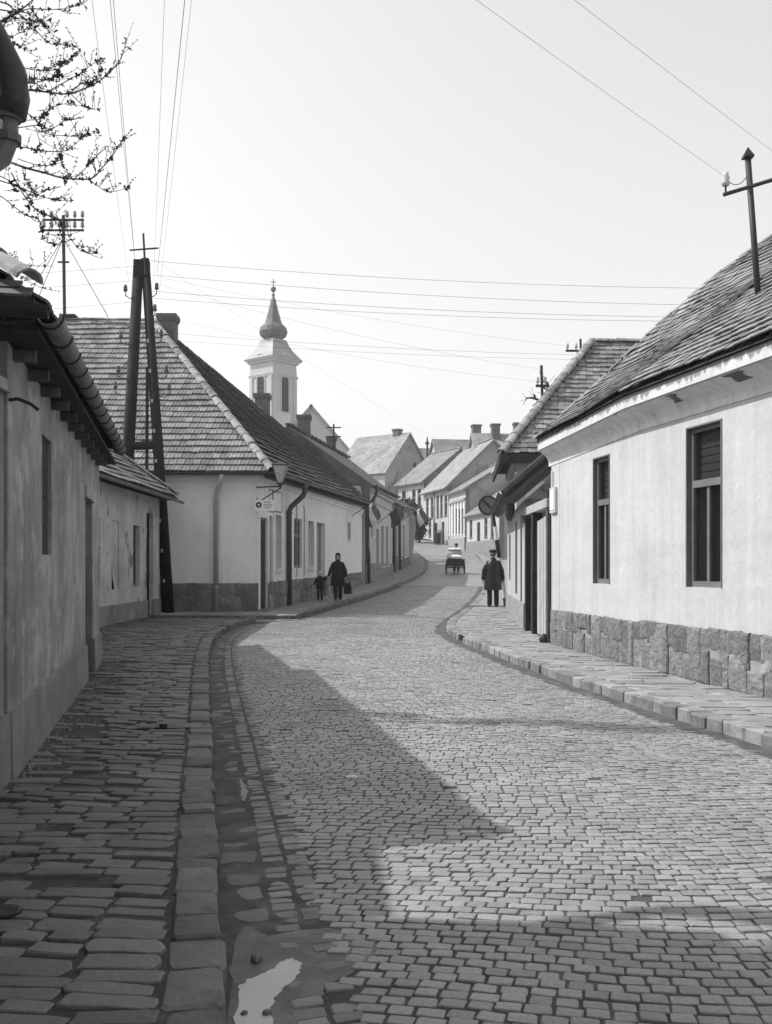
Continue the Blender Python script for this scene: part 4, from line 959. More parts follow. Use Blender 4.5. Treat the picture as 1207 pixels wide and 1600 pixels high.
# ------------------------------------------------------------------ far row on the right-hand side
def row_house(name, label, p0, p1, depth, z0, ze, zr_, wallm, roofm, wins=(), over=.35, gablem=None, eave=True):
    """house along p0 (near) -> p1 (far) whose facade looks left at the street, gable towards the camera"""
    p0, p1 = V(*p0), V(*p1); h = thing(name, (p0.x, p0.y, z0), label, 'house', 'houses up the street')
    F = Face((p1.x, p1.y), (p0.x, p0.y)); d = (p1 - p0).normalized(); n = V(d.y, -d.x)
    L = F.L
    ops = [(L - w[1], L - w[0], w[2], w[3]) for w in wins]
    wall(h, (p1.x, p1.y), (p0.x, p0.y), z0 - 1.5, ze, ops, .35, wallm)
    for o, w in zip(ops, wins):
        if len(w) > 4 and w[4] == 'd': door(h, F, *o, m_dwood, deep=.12)
        else: window(h, F, *o, m_frame, deep=.12, fw=.07, transom=.62, sill=.08)
    q0, q1 = p0 + n * depth, p1 + n * depth; m0, m1 = p0 + n * depth / 2, p1 + n * depth / 2
    b = MB()
    b.add([(p0.x, p0.y, z0 - 1.5), (q0.x, q0.y, z0 - 1.5), (q0.x, q0.y, ze), (m0.x, m0.y, zr_ - .1), (p0.x, p0.y, ze)], [(0, 1, 2, 3, 4)])
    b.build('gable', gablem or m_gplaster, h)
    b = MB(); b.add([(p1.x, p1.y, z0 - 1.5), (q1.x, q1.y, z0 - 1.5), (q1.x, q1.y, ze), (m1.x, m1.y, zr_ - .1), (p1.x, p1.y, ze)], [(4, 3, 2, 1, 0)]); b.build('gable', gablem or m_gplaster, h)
    b = MB(); b.quad((q0.x, q0.y, z0 - 1.5), (q1.x, q1.y, z0 - 1.5), (q1.x, q1.y, ze), (q0.x, q0.y, ze)); b.build('wall', wallm, h)
    sl = (zr_ - ze) / (depth / 2); eo = over; k0, k1 = p0 - d * .25, p1 + d * .25
    mm0, mm1 = m0 - d * .25, m1 + d * .25
    e0, e1 = k0 - n * eo, k1 - n * eo; g0, g1 = k0 + n * (depth + eo), k1 + n * (depth + eo)
    zz = ze - eo * sl + .12
    roof_slab(h, V(e1.x, e1.y, zz), V(e0.x, e0.y, zz), V(mm1.x, mm1.y, zr_ + .12), V(mm0.x, mm0.y, zr_ + .12), .16, roofm)
    roof_slab(h, V(g0.x, g0.y, zz), V(g1.x, g1.y, zz), V(mm0.x, mm0.y, zr_ + .11), V(mm1.x, mm1.y, zr_ + .11), .16, roofm)
    ridge_tiles(h, V(mm0.x, mm0.y, zr_ + .12), V(mm1.x, mm1.y, zr_ + .12), .12, .6)
    if eave: b = MB(); F.box(b, 0, L, 0, .18, ze - .25, ze - .02); b.build('cornice', wallm, h)
    return h, F
m_r1, m_r2, m_r3 = far_roof('far_roof_a', .21), far_roof('far_roof_b', .27), far_roof('far_roof_c', .17)
h4, F4 = row_house('low_row_house', 'lowest house of the right-hand row, white walled with few windows', (8.05, 70.5), (6.55, 80.5), 8, 2.2, 5.75, 8.6, m_fplaster, m_r1, [(1.5, 2.4, 3.7, 5.2), (3.4, 4.3, 3.8, 5.25), (5.6, 6.6, 2.5, 5.0, 'd'), (8.2, 9.1, 3.9, 5.3)])
b = MB(); F4.box(b, 0, F4.L, 0, .08, .6, 3.55); b.build('plinth', m_cstone, h4)
h3, F3 = row_house('striped_front_house', 'narrow bright house with row of pilaster strips, right-hand side', (6.5, 81.), (5.55, 87.), 7.6, 2.8, 8.0, 10.3, m_fplaster, m_r1, [(.7, 1.2, 4.4, 6.4), (1.9, 2.4, 4.5, 6.4), (3.1, 3.6, 4.5, 6.5), (4.3, 4.8, 4.6, 6.5)])
for k in range(6): b = MB(); F3.box(b, .25 + k * 1.1, .55 + k * 1.1, 0, .1, 4.2, 7.0); b.build('pilaster', m_wpaint, h3)
b = MB(); F3.box(b, 0, F3.L, 0, .16, 7.0, 7.2); F3.box(b, 0, F3.L, 0, .1, 1.5, 4.0); b.build('plinth', m_mortar, h3)
h2, F2 = row_house('two_storey_house', 'two storey house with broad light roof in the right-hand row', (5.5, 87.6), (3.6, 95.5), 8.4, 3.4, 8.85, 12.9, m_fplaster, m_r2, [(.3, 1.2, 6.1, 8.1), (1.7, 2.5, 6.1, 8.1), (2.9, 3.7, 6.1, 8.1), (4.6, 5.6, 6.1, 8.1), (6.3, 7.2, 6.1, 8.1), (1.2, 2.0, 3.7, 5.6), (3.4, 4.3, 3.5, 5.6, 'd'), (5.4, 6.3, 4.4, 5.8)], over=.5)
q = F2.P(F2.L - 4.2, .1, 0); downpipe(h2, [(q.x, q.y, 8.7), (q.x, q.y, 3.6)], .07, m_gplaster)
h1, F1 = row_house('bend_house', 'two storey house with dark gable at the bend of the street', (3.65, 96.3), (1.2, 101.), 8.2, 4.2, 10.0, 13.2, m_fplaster, m_r1, [(.5, 1.2, 7.2, 9.2), (1.6, 2.3, 7.2, 9.2), (3.6, 4.4, 7.2, 9.2), (1.2, 2.2, 4.6, 6.4)], over=.5)
def gable_house(name, label, c, ang, L, Wd, z0, ze, zr_, wallm, roofm, gablem, chim=()):
    """free-standing gabled house; ang = direction of the ridge"""
    h = thing(name, (c[0], c[1], z0), label, 'house', 'houses up the street')
    d = V(cos(ang), sin(ang)); n = V(-d.y, d.x); c = V(*c)
    P = lambda a, q, z: V(c.x + d.x * a * L / 2 + n.x * q * Wd / 2, c.y + d.y * a * L / 2 + n.y * q * Wd / 2, z)
    for q, fl in ((-1, 0), (1, 1)):
        b = MB(); v = [P(-1, q, z0 - 3), P(1, q, z0 - 3), P(1, q, ze), P(-1, q, ze)]; b.quad(*(v if not fl else v[::-1])); b.build('wall', wallm, h)
    for a, fl in ((-1, 1), (1, 0)):
        b = MB(); v = [P(a, -1, z0 - 3), P(a, 1, z0 - 3), P(a, 1, ze), P(a, 0, zr_), P(a, -1, ze)]; b.add(v if not fl else v[::-1], [(0, 1, 2, 3, 4)]); b.build('gable', gablem, h)
    k = 1 + .5 / L; o = 1 + .7 / Wd; dz = (zr_ - ze) * .7 / Wd
    roof_slab(h, P(-k, -o, ze - dz + .1), P(k, -o, ze - dz + .1), P(-k, 0, zr_ + .1), P(k, 0, zr_ + .1), .15, roofm)
    roof_slab(h, P(k, o, ze - dz + .1), P(-k, o, ze - dz + .1), P(k, 0, zr_ + .095), P(-k, 0, zr_ + .095), .15, roofm)
    for a, q, zt, w in chim: p = P(a, q, 0); chimney(h, p.x, p.y, zr_ - 1.2, zt, w, w, rot=ang)
    return h, P
g1, P1 = gable_house('hill_house', 'gabled hill house with light roof slope and dark round-holed gable', (-.3, 117.), radians(-38), 7.5, 9., 6, 12.3, 17.0, m_fplaster, m_r2, m_gplaster, [(.55, 0, 17.6, .8)])
p = P1(1.0, .25, 13.4); b = MB(); nn = V(cos(radians(-38)), sin(radians(-38)), 0); b.tube([p - nn * .05, p + nn * .03], .28, 14); b.build('gable_hole', m_dark, g1)
g2, P2 = gable_house('upper_house', 'house with broad dark roof and tall chimney above the row', (9.4, 108.), radians(8), 8.5, 8., 7, 12.2, 15.3, m_gplaster, m_r3, m_fplaster, [(.1, 0, 17.0, .9)])
g3, P3 = gable_house('ridge_house', 'house behind the row with light roof and three chimneys', (11.9, 94), radians(6), 7.4, 8.5, 5, 10.3, 14.1, m_gplaster, m_r2, m_gplaster, [(-.45, -.1, 15.0, .75), (.15, 0, 15.2, .7), (-.2, -.75, 13.2, .8)])
g4, P4 = gable_house('distant_house', 'distant low roof between the church gable and the hill house', (-4.5, 150.), radians(0), 18, 9., 8, 14.5, 18.0, m_fplaster, m_r3, m_fplaster, [])
g5, P5 = gable_house('far_roof_house', 'distant roof showing between hill house and upper house', (5.2, 135.), radians(4), 9, 8., 8, 13.5, 17.6, m_fplaster, m_r3, m_fplaster, [(-.4, 0, 18.3, .8)])
g6, P6 = gable_house('back_street_house', 'roof corner peeping over the corner house beside the church tower', (-12.6, 70.), radians(2), 8, 8., 3, 8.3, 12.2, m_fplaster, m_r2, m_gplaster, [])

# church
ch = thing('church', (-14, 138, 6), 'pale church with onion-domed tower rising over the roofs', 'church')
tc = V(-15.9, 140.); TA = radians(-40); S = 2.33
def sq(h, z, rot=TA): return [(tc.x + h * (cx * cos(rot) - cy * sin(rot)), tc.y + h * (cx * sin(rot) + cy * cos(rot)), z) for cx, cy in ((-1, -1), (1, -1), (1, 1), (-1, 1))]
b = MB(); b.hexa(sq(S, 2), sq(S, 29.2)); b.build('tower', m_church, ch)
for z0_, z1_, k in ((21.6, 21.9, 1.05), (28.0, 28.35, 1.04), (30.0, 30.35, 1.08), (30.35, 30.6, 1.2)): b = MB(); b.hexa(sq(S * k, z0_), sq(S * k * (1.04), z1_)); b.build('string_course', m_church, ch)
b = MB(); b.hexa(sq(S * .985, 29.2), sq(S * .985, 30.0)); b.build('attic', m_church, ch)
corn = sq(1, 0)
for i in range(4):
    a, c = V(*corn[i][:2]) - tc, V(*corn[(i + 1) % 4][:2]) - tc; m_ = (a + c) / 2; n = m_.normalized(); t = (c - a).normalized()
    base = tc + n * S
    def Q(s, q, z): p = base + t * s + n * q; return V(p.x, p.y, z)
    win = [Q(-.78, 0.02, 23.2), Q(.78, .02, 23.2)] + [Q(.78 * cos(pi * k / 8), .02, 27.5 + .85 * sin(pi * k / 8)) for k in range(9)]
    b = MB(); b.add(win, [tuple(range(len(win)))]); b.build('belfry_window', m_dark, ch)
    sur = MB(); o_ = [Q(-.8, .03, 23.1)] + [Q(.8 * cos(pi - pi * k / 8), .03, 27.5 + .87 * sin(pi * k / 8)) for k in range(9)] + [Q(.8, .03, 23.1)]
    sur.tube(o_, .13, 6); sur.build('surround', m_church, ch)
    for k in range(7): b = MB(); a0, a1 = 23.3 + k * .62, 23.75 + k * .62; b.add([Q(-.7, .03, a0), Q(.7, .03, a0), Q(.7, .1, a0 + .1), Q(-.7, .1, a0 + .1)], [(0, 1, 2, 3)]); b.build('louvre', m_dwood, ch)
    for s in (-1.95, 1.95): b = MB(); b.obox(Q(s, .06, 25), (t.x * .28, t.y * .28, 0), (n.x * .1, n.y * .1, 0), (0, 0, 3.0)); b.build('pilaster', m_church, ch)
    # the cornice swings up over a round panel
    b = MB(); b.tube([Q(1.0 * cos(pi * k / 10), .12, 30.3 + .9 * sin(pi * k / 10)) for k in range(11)], .22, 6); b.build('cornice_arch', m_church, ch)
    b = MB(); b.add([Q(1.0 * cos(pi * k / 10), .03, 30.0 + 1.1 * sin(pi * k / 10)) for k in range(11)], [tuple(range(11))]); b.build('panel', m_church, ch)
rings = []
for h, z in ((S * 1.28, 30.6), (S * 1.1, 31.1), (S * .85, 31.9), (S * .66, 32.8), (S * .56, 33.5)): rings.append([V(*p) for p in sq(h, z)])
b = MB(); b.loft(rings); b.build('skirt_roof', m_churchroof, ch)
m_copper = M('dome_sheet', .1, var=.25, scale=1, rough=.5, bump=0, patch=(.18, 1.2, .55, .65))
b = MB(); b.lathe([(1.2, 33.4), (1.35, 33.7), (1.85, 34.1), (2.02, 34.6), (1.88, 35.2), (1.5, 35.6), (1.25, 35.75)], (tc.x, tc.y, 0), 16); b.build('onion_dome', m_copper, ch, smooth=False)
b = MB(); b.lathe([(1.28, 35.7), (1.05, 36.4), (1.0, 36.6), (.62, 38.0), (.34, 39.2), (.14, 39.8)], (tc.x, tc.y, 0), 8); b.build('spire', m_copper, ch)
b = MB(); b.lathe([(.1, 39.7), (.28, 39.9), (.1, 40.1), (.1, 40.3), (.34, 40.5), (.4, 40.75), (.3, 41.0), (.08, 41.1), (.05, 42.2)], (tc.x, tc.y, 0), 10); b.build('finial', m_copper, ch)
b = MB(); b.box(tc.x - .42, tc.x + .42, tc.y - .05, tc.y + .05, 41.7, 41.78); b.build('cross_arm', m_copper, ch)
# nave
nx, ny = -9.5, 126.
b = MB(); b.add([(nx - 5.6, ny, 3), (nx + 5.6, ny, 3), (nx + 5.6, ny, 15.6), (nx, ny, 22.0), (nx - 5.6, ny, 15.6)], [(0, 1, 2, 3, 4)]); b.build('nave_gable', m_church, ch)
b = MB(); b.quad((nx + 5.6, ny, 3), (nx + 5.6, ny + 9, 3), (nx + 5.6, ny + 9, 15.6), (nx + 5.6, ny, 15.6)); b.quad((nx - 5.6, ny + 9, 3), (nx - 5.6, ny, 3), (nx - 5.6, ny, 15.6), (nx - 5.6, ny + 9, 15.6)); b.build('nave_wall', m_church, ch)
roof_slab(ch, V(nx - 6.2, ny + 10, 15.0), V(nx - 6.2, ny - .3, 15.0), V(nx, ny + 10, 22.2), V(nx, ny - .3, 22.2), .3, m_churchroof, name='nave_roof'); roof_slab(ch, V(nx + 6.2, ny - .3, 15.0), V(nx + 6.2, ny + 10, 15.0), V(nx, ny - .3, 22.19), V(nx, ny + 10, 22.19), .3, m_churchroof, name='nave_roof')
b = MB(); b.box(-14.4, -12.4, 128, 130, 15, 21.4); b.build('stair_turret', m_church, ch)
b = MB(); b.box(nx + 4.3, nx + 6.6, ny - .6, ny - .32, 8, 14.9); b.build('side_annexe', m_church, ch)

# ------------------------------------------------------------------ right-hand side beyond the white house
# yard gate between the white house and the lean-to
gt = thing('yard_gate', (2.95, 19.5, .2), 'pale board gate between dark posts beside the white house', 'gate')
Fg = Face((2.96, 21.2), (2.93, 17.98))
for k, s in enumerate((.0, 1.05, 2.98)):
    b = MB(); Fg.box(b, s, s + .2, -.2, .0, .0, 2.62 + .06 * k); b.build('post', m_dwood if k < 2 else m_wood, gt)
for k in range(8):
    s = 1.3 + k * .205; b = MB(); Fg.box(b, s, s + .198, -.12 + .006 * (k % 2), -.085 + .006 * (k % 2), .26, 2.5 + .01 * k); b.build('board', m_gwood, gt)
for z in (.6, 2.2): b = MB(); Fg.box(b, 1.27, 2.96, -.17, -.125, z, z + .12); b.build('rail', m_wood, gt)
for k in range(3): s = .24 + k * .27; b = MB(); Fg.box(b, s, s + .25, -.14, -.1, .26, 2.45); b.build('board', m_dwood, gt)
b = MB(); b.lathe([(.0, 0), (.07, .0), (.085, .08), (.06, .15), (.0, .18)], (2.88, 18.12, zwr(2.8, 18.1) - .02), 10, cap=False); b.build('wheel_guard', m_iron, gt, smooth=True)
b = MB(); Fg.box(b, 0, 3.2, -.28, .02, 2.68, 2.84); b.build('lintel', m_gwood, gt)
# lean-to house
h5 = thing('lean_to_house', (4, 25, .3), 'small lean-to with steep dark verge behind the yard gate', 'house')
L0, L1 = (3.62, 29.6), (3.0, 21.3); FL = Face(L0, L1); sl_ = lambda y: FL.at_y(y)
lops = [(sl_(28.6), sl_(27.7), 1.2, 2.5), (sl_(25.4), sl_(24.4), .9, 2.75), (sl_(23.2), sl_(22.5), .6, 2.8)]
wall(h5, L0, L1, -.1, 3.05, lops, .3, m_fplaster)
for o in lops[:2]: window(h5, FL, *o, m_frame, deep=.08, fw=.06, transom=.6)
door(h5, FL, *lops[2], m_wood, deep=.1)
b = MB(); FL.box(b, 0, FL.L, 0, .05, -.1, .8); b.build('plinth', m_mortar, h5)
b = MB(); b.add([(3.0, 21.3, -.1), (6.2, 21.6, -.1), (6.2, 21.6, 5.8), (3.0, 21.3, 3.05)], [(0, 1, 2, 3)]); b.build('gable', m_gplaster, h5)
for k in range(40):        # rough stonework of the gable behind the gate
    x_ = rr(3.05, 4.6); z_ = rr(2.6, 3.5)
    if z_ > 3.0 + (x_ - 3.0) * .85: continue
    w = rr(.1, .2); b = MB(); b.rn = rr(.01, 1); b.obox((x_, 21.28 + (x_ - 3) * .094, z_), (w, .02, 0), (0, .04, 0), (0, 0, rr(.05, .09))); b.build('stone', m_cstone, h5)
lE0, lE1, lT0, lT1 = V(3.2, 29.6, 3.2), V(2.5, 20.9, 3.18), V(6.6, 29.4, 6.1), V(6.0, 21.1, 6.2)
roof_slab(h5, lE0, lE1, lT0, lT1, .2, m_dtile); tiles(h5, lE0, lE1, lT0, lT1, .2, .2, FT, m_dtile, limit=0, up=.0)
b = MB(); b.tube([lE1 + V(-.02, 0, -.05), lE1.lerp(lT1, .5) + V(0, 0, -.03), lT1 + V(0, 0, -.05)], .11, 8); b.build('verge', m_dwood, h5)
b = MB(); half_gutter(b, lE0 + V(-.06, 0, 0), lE1 + V(-.06, 0, 0), .07); b.build('gutter', m_iron, h5)
b = MB(); b.lathe([(.05, .0), (.1, .12), (.13, .3), (.12, .38)], (2.76, 22.2, 2.62), 10); b.build('eave_shadow_lump', m_dpipe, h5)  # dark lump added in place of the shadow at the eave end
# steep-roofed house behind
h6 = thing('steep_roof_house', (6, 34, .3), 'house with steep hipped roof and dark eave board behind the lean-to', 'house')
S0, S1 = (4.5, 36.2), (4.0, 30.4); FS = Face(S0, S1); FSN = Face(S1, (12, 30.6))
sops = [(.9, 1.9, 2.0, 4.0), (3.6, 4.6, 2., 4.)]
wall(h6, S0, S1, 0, 5.0, sops, .4, m_fplaster); wall(h6, S1, (12, 30.6), 0, 5.0, [], .4, m_fplaster)
for o in sops: window(h6, FS, *o, m_frame, deep=.14, fw=.07, sill=.08)
for F in (FS, FSN): b = MB(); F.box(b, 0, F.L, -.02, .06, 4.2, 4.3); F.box(b, 0, F.L, -.02, .14, 4.72, 4.9); b.build('cornice', m_fplaster, h6)
b = MB(); FSN.box(b, .28, .92, .0, .06, 3.1, 4.2); b.build('wall_panel', m_wpaint, h6)
sE0, sK, sE1 = V(4.0, 36.6, 5.0), V(3.5, 29.95, 5.0), V(12.4, 30.2, 5.0); sP, sT0, sT1 = V(6.95, 33.4, 9.15), V(6.99, 33.45, 9.15), V(12.4, 33.7, 9.15)
roof_slab(h6, sE0, sK, sT0, sP); roof_slab(h6, sK, sE1, sP, sT1)
b = MB(); b.quad(sT1, sP, sE0, V(12.4, 36.9, 5)); b.build('roof_slope', m_under, h6)
wall(h6, (12, 36.5), S0, 0, 5.0, [], .4, m_fplaster)
tiles(h6, sK, sE1, sP, sT1, .24, .24, [flat_tile(.235 * k, .24, .02, .035) for k in (1, .96)], m_rtile, limit=300, sag=.05, up=.02, jit=.02)
tiles(h6, sE0, sK, sT0, sP, .24, .24, [flat_tile(.235, .24)], m_dtile, limit=0, sag=.03)
ridge_tiles(h6, sK + V(0, 0, .03), sP + V(0, 0, .04), .17, .42, m_ridge, 'hip_tile'); ridge_tiles(h6, sP, sT1, .16, .4); ridge_tiles(h6, sE0, sP, .14, .4, m_ridge, 'hip_tile')
b = MB(); b.box(3.46, 12.3, 29.85, 29.95, 4.72, 4.98); b.build('eave_board', m_dwood, h6)
b = MB(); b.hexa([(3.42, 29.95, 4.72), (3.5, 29.95, 4.72), (4.0, 36.6, 4.72), (3.92, 36.6, 4.72)], [(3.42, 29.95, 4.98), (3.5, 29.95, 4.98), (4.0, 36.6, 4.98), (3.92, 36.6, 4.98)]); b.build('eave_board', m_dwood, h6)
# roof pole on it and another behind
for i, (x, y, z0_, z1_, lab, arms) in enumerate(((4.95, 31.6, 5.6, 8.0, 'thin pole with stub arm standing before the steep hipped roof', ((7.35, .18),)), (7.35, 37.5, 8., 10.2, 'small telephone crossarm peeping over the steep roof', ((9.75, .55), )))):
    po = thing('telephone_pole', (x, y, z0_), lab, 'pole'); b = MB(); b.tube([(x + .08, y, z0_ - .5), (x, y, z1_)], .045, 8); b.build('post', m_iron, po)
    for z, w in arms:
        b = MB(); b.box(x - w, x + w, y - .03, y + .03, z - .04, z + .04); b.build('crossarm', m_iron, po)
        for k in range(4 if w > .3 else 2): insulator(po, (x - w + .06 + (2 * w - .12) * k / (3 if w > .3 else 1), y, z + .1), 1.5)
for i, (u, v, Y, w, lab) in enumerate(((668, 692, 118., .5, 'slim finial pole on distant roof'),)):
    x, z = (u - 603.5) / FPX * Y, 1.6 + (885 - v) / FPX * Y; b = MB(); b.lathe([(.12, -5), (.12, 0), (.3, .1), (.1, .4), (.06, .9)], (x, Y, z - .2), 8); tag(b.build('roof_finial', m_dwood), 'slim finial standing above the distant roofs', 'finial')
# ------------------------------------------------------------------ timber A-pole with its wires
YP = 27.75
ap = thing('timber_pole', (-6.8, YP, .2), 'tarred timber A-frame power pole before the corner house', 'pole')
def leg(a, c, r0, r1): b = MB(); b.tube([a, V(*a).lerp(V(*c), .5) + V(.02, 0, 0), c], [r0, (r0 + r1) / 2, r1], 12); return b.build('leg', m_tar, ap, smooth=True)
leg((-7.5, YP, .1), (-6.92, YP, 10.15), .19, .14); leg((-6.08, YP, .1), (-6.74, YP, 10.2), .17, .12)
b = MB(); b.obox((-6.83, YP, 9.9), (.2, 0, 0), (0, .15, 0), (0, 0, .25)); b.build('head_block', m_tar, ap)
b = MB(); b.tube([(-7.3, YP - .02, 4.95), (-6.3, YP - .02, 5.0)], .12, 10); b.build('brace', m_tar, ap)
b = MB(); b.tube([(-6.72, YP + .1, 3.5), (-6.70, YP + .1, 7.2)], .045, 8); b.build('cable_riser', m_dwood, ap)
b = MB(); b.tube([(-6.68, YP - .2, 9.7), (-6.74, YP - .2, 10.85)], .03, 8); b.build('mast', m_iron, ap)
b = MB(); b.tube([(-7.12, YP - .2, 10.38), (-6.32, YP - .2, 10.44)], .025, 6); b.build('crossarm', m_iron, ap)
for k in range(9): b = MB(); t = k / 9; b.obox((-6.2 - .5 * t + .03, YP - .19, 1.2 + 7.5 * t), (.03, 0, 0), (0, .012, 0), (0, 0, .05)); b.build('plate', m_pipe, ap)
IL, IR = [], []; m_ins = M('dark_porcelain', .09, bump=0, rough=.3, fine=0)
for k, (dx, z) in enumerate(((-.42, 9.25), (-.5, 7.95), (-.52, 7.0), (-.55, 6.55))):
    p = V(-6.83 + dx - .05 * k, YP - .15, z); insulator(ap, p, 1.5, mat=m_ins); IL.append(p)
    b = MB(); b.tube([p - V(0, 0, .1), p + V(.12, 0, -.2), (-6.9 - .06 * (10 - z), YP, z - .1)], .014, 5); b.build('hook', m_iron, ap)
for k, (dx, z) in enumerate(((.35, 9.3), (.48, 8.0), (.62, 7.0), (.3, 8.7), (.7, 6.5))):
    p = V(-6.73 + dx, YP - .15, z); insulator(ap, p, 1.5, mat=m_ins); IR.append(p)
    b = MB(); b.tube([p - V(0, 0, .1), p + V(-.1, 0, -.2), (-6.72 + .06 * (10 - z), YP, z - .1)], .014, 5); b.build('hook', m_iron, ap)
def wire(a, c, sag, r=.006, name='wire', label='', n=24, group='overhead wires'):
    a, c = V(*a), V(*c); b = MB(); b.tube([a.lerp(c, i / n) - V(0, 0, 4 * sag * (i / n) * (1 - i / n)) for i in range(n + 1)], r, 5); o = b.build(name, m_wire)
    tag(o, label, 'wire', group); return o
ORD = ('leftmost', 'second from left', 'third from left', 'third from right', 'second from right', 'rightmost')
for k, (a, c) in enumerate((((-7.2, YP, 9.6), (1.98, -13, 9.4)), ((-7.0, YP, 9.9), (2.25, -13, 9.5)), ((-6.95, YP, 9.3), (2.4, -13, 9.2)), ((-6.5, YP, 9.6), (3.45, -13, 9.3)), ((-6.4, YP, 9.8), (4.1, -13, 9.6)), ((-6.35, YP, 9.2), (4.15, -13, 9.6)))):
    wire(a, c, .35, (.003, .004, .004, .0028, .005, .0025)[k], label=ORD[k] + ' of the wires running overhead from the timber pole')
ORD = ('topmost', 'second from top', 'third from top', 'third from bottom', 'second from bottom', 'lowest')
for k, (a, c) in enumerate((((-6.6, YP, 10.15), (14, 31, 10.3)), ((-6.5, YP, 9.75), (14, 31, 9.75)), ((-6.55, YP, 9.3), (14, 31, 9.4)), ((-6.5, YP, 9.1), (14, 31, 9.3)), ((-6.4, YP, 8.15), (14, 32, 8.4)), ((-6.35, YP, 7.95), (14, 32, 8.3)))):
    wire(a, c, .25, (.005, .005, .005, .0045, .0035, .003)[k], label=ORD[k] + ' wire crossing the sky from timber pole to white house')
for k, (a, c) in enumerate((((-7.0, YP, 10.0), (-16, 24, 8.6)), ((-7.0, YP, 9.6), (-16, 24, 8.2)), ((-7.1, YP, 9.0), (-16, 24, 7.6)))):
    wire(a, c, .15, .004, label=('upper', 'middle', 'lower')[k] + ' of three wires from the timber pole out to the left edge')
for a, c, l in (((-10.2, 33.5, 12.7), (-6.9, YP, 9.7), 'wire from telephone mast down to the head of the timber pole'), ((-10.2, 33.5, 12.5), (-7.2, YP, 7.1), 'steep wire from telephone mast to low insulator of the timber pole'), ((-11.3, 33.5, 12.4), (-15, 20, 7.5), 'wire from telephone mast sloping down to the left'),
    ((-6.5, YP, 10.2), (3.6, 62, 9.3), 'long wire from timber pole up the street past the church tower'), ((-6.4, YP, 9.5), (4.95, 31.7, 7.9), 'wire from timber pole to top of thin pole at steep roof'), ((-6.3, YP, 8.6), (4.95, 31.7, 7.5), 'wire from timber pole to stub arm of thin pole at steep roof'), ((-6.4, YP, 9.7), (7.3, 37.5, 9.9), 'wire from timber pole to small crossarm over the steep roof')):
    wire(a, c, .2, .0025, label=l)
wire((4.16, 12.15, 6.37), (-10.1, -3.5, 7.0), .15, .0017, label='service wire from left end of the white house roof pole')
wire((4.85, 12.08, 6.55), (-11.15, -5, 7.0), .15, .0017, label='service wire from right end of the white house roof pole')
wire((4.16, 12.15, 6.36), (4.47, 12.2, 6.45), .12, .005, label='short looped wire on the white house roof pole', n=10)

tp = thing('telephone_pole', (-2.9, 55., 8.), 'tiny double-armed telephone pole on the mossy roof ridge', 'pole')
b = MB(); b.tube([(-2.9, 55., 7.6), (-2.9, 55., 9.5)], .05, 6); b.build('post', m_iron, tp)
for z_ in (9.3, 8.8): b = MB(); b.box(-3.3, -2.5, 54.97, 55.03, z_ - .03, z_ + .03); b.build('crossarm', m_iron, tp)
# telephone mast on the ridge of the corner house
tm = thing('telephone_mast', (-10.9, 33.5, 9.9), 'telephone mast with two rows of insulators on the corner house ridge', 'pole')
b = MB(); b.tube([(-10.85, 33.5, 9.6), (-10.9, 33.5, 13.45)], .055, 10); b.build('post', m_iron, tm)
for z in (13.3, 12.95):
    b = MB(); b.box(-11.6, -10.2, 33.47, 33.53, z - .03, z + .03); b.build('crossarm', m_iron, tm)
    for k in range(6):
        if k in (2,) and z > 13: continue
        insulator(tm, (-11.55 + k * .26, 33.5, z + .1), 1.6, mat=m_grey)
b = MB(); b.box(-11.08, -10.7, 33.47, 33.53, 11.85, 11.9); b.build('step_bar', m_iron, tm)
b = MB(); b.box(-10.95, -10.45, 33.3, 33.7, 10.02, 10.08); b.build('foot_plate', m_iron, tm)
b = MB()
for x_ in (-12.4, -11.9, -9.3): b.tube([(-10.9, 33.5, 12.7), (x_, 33.2, 9.95)], .012, 5)
b.build('stay', m_wire, tm)

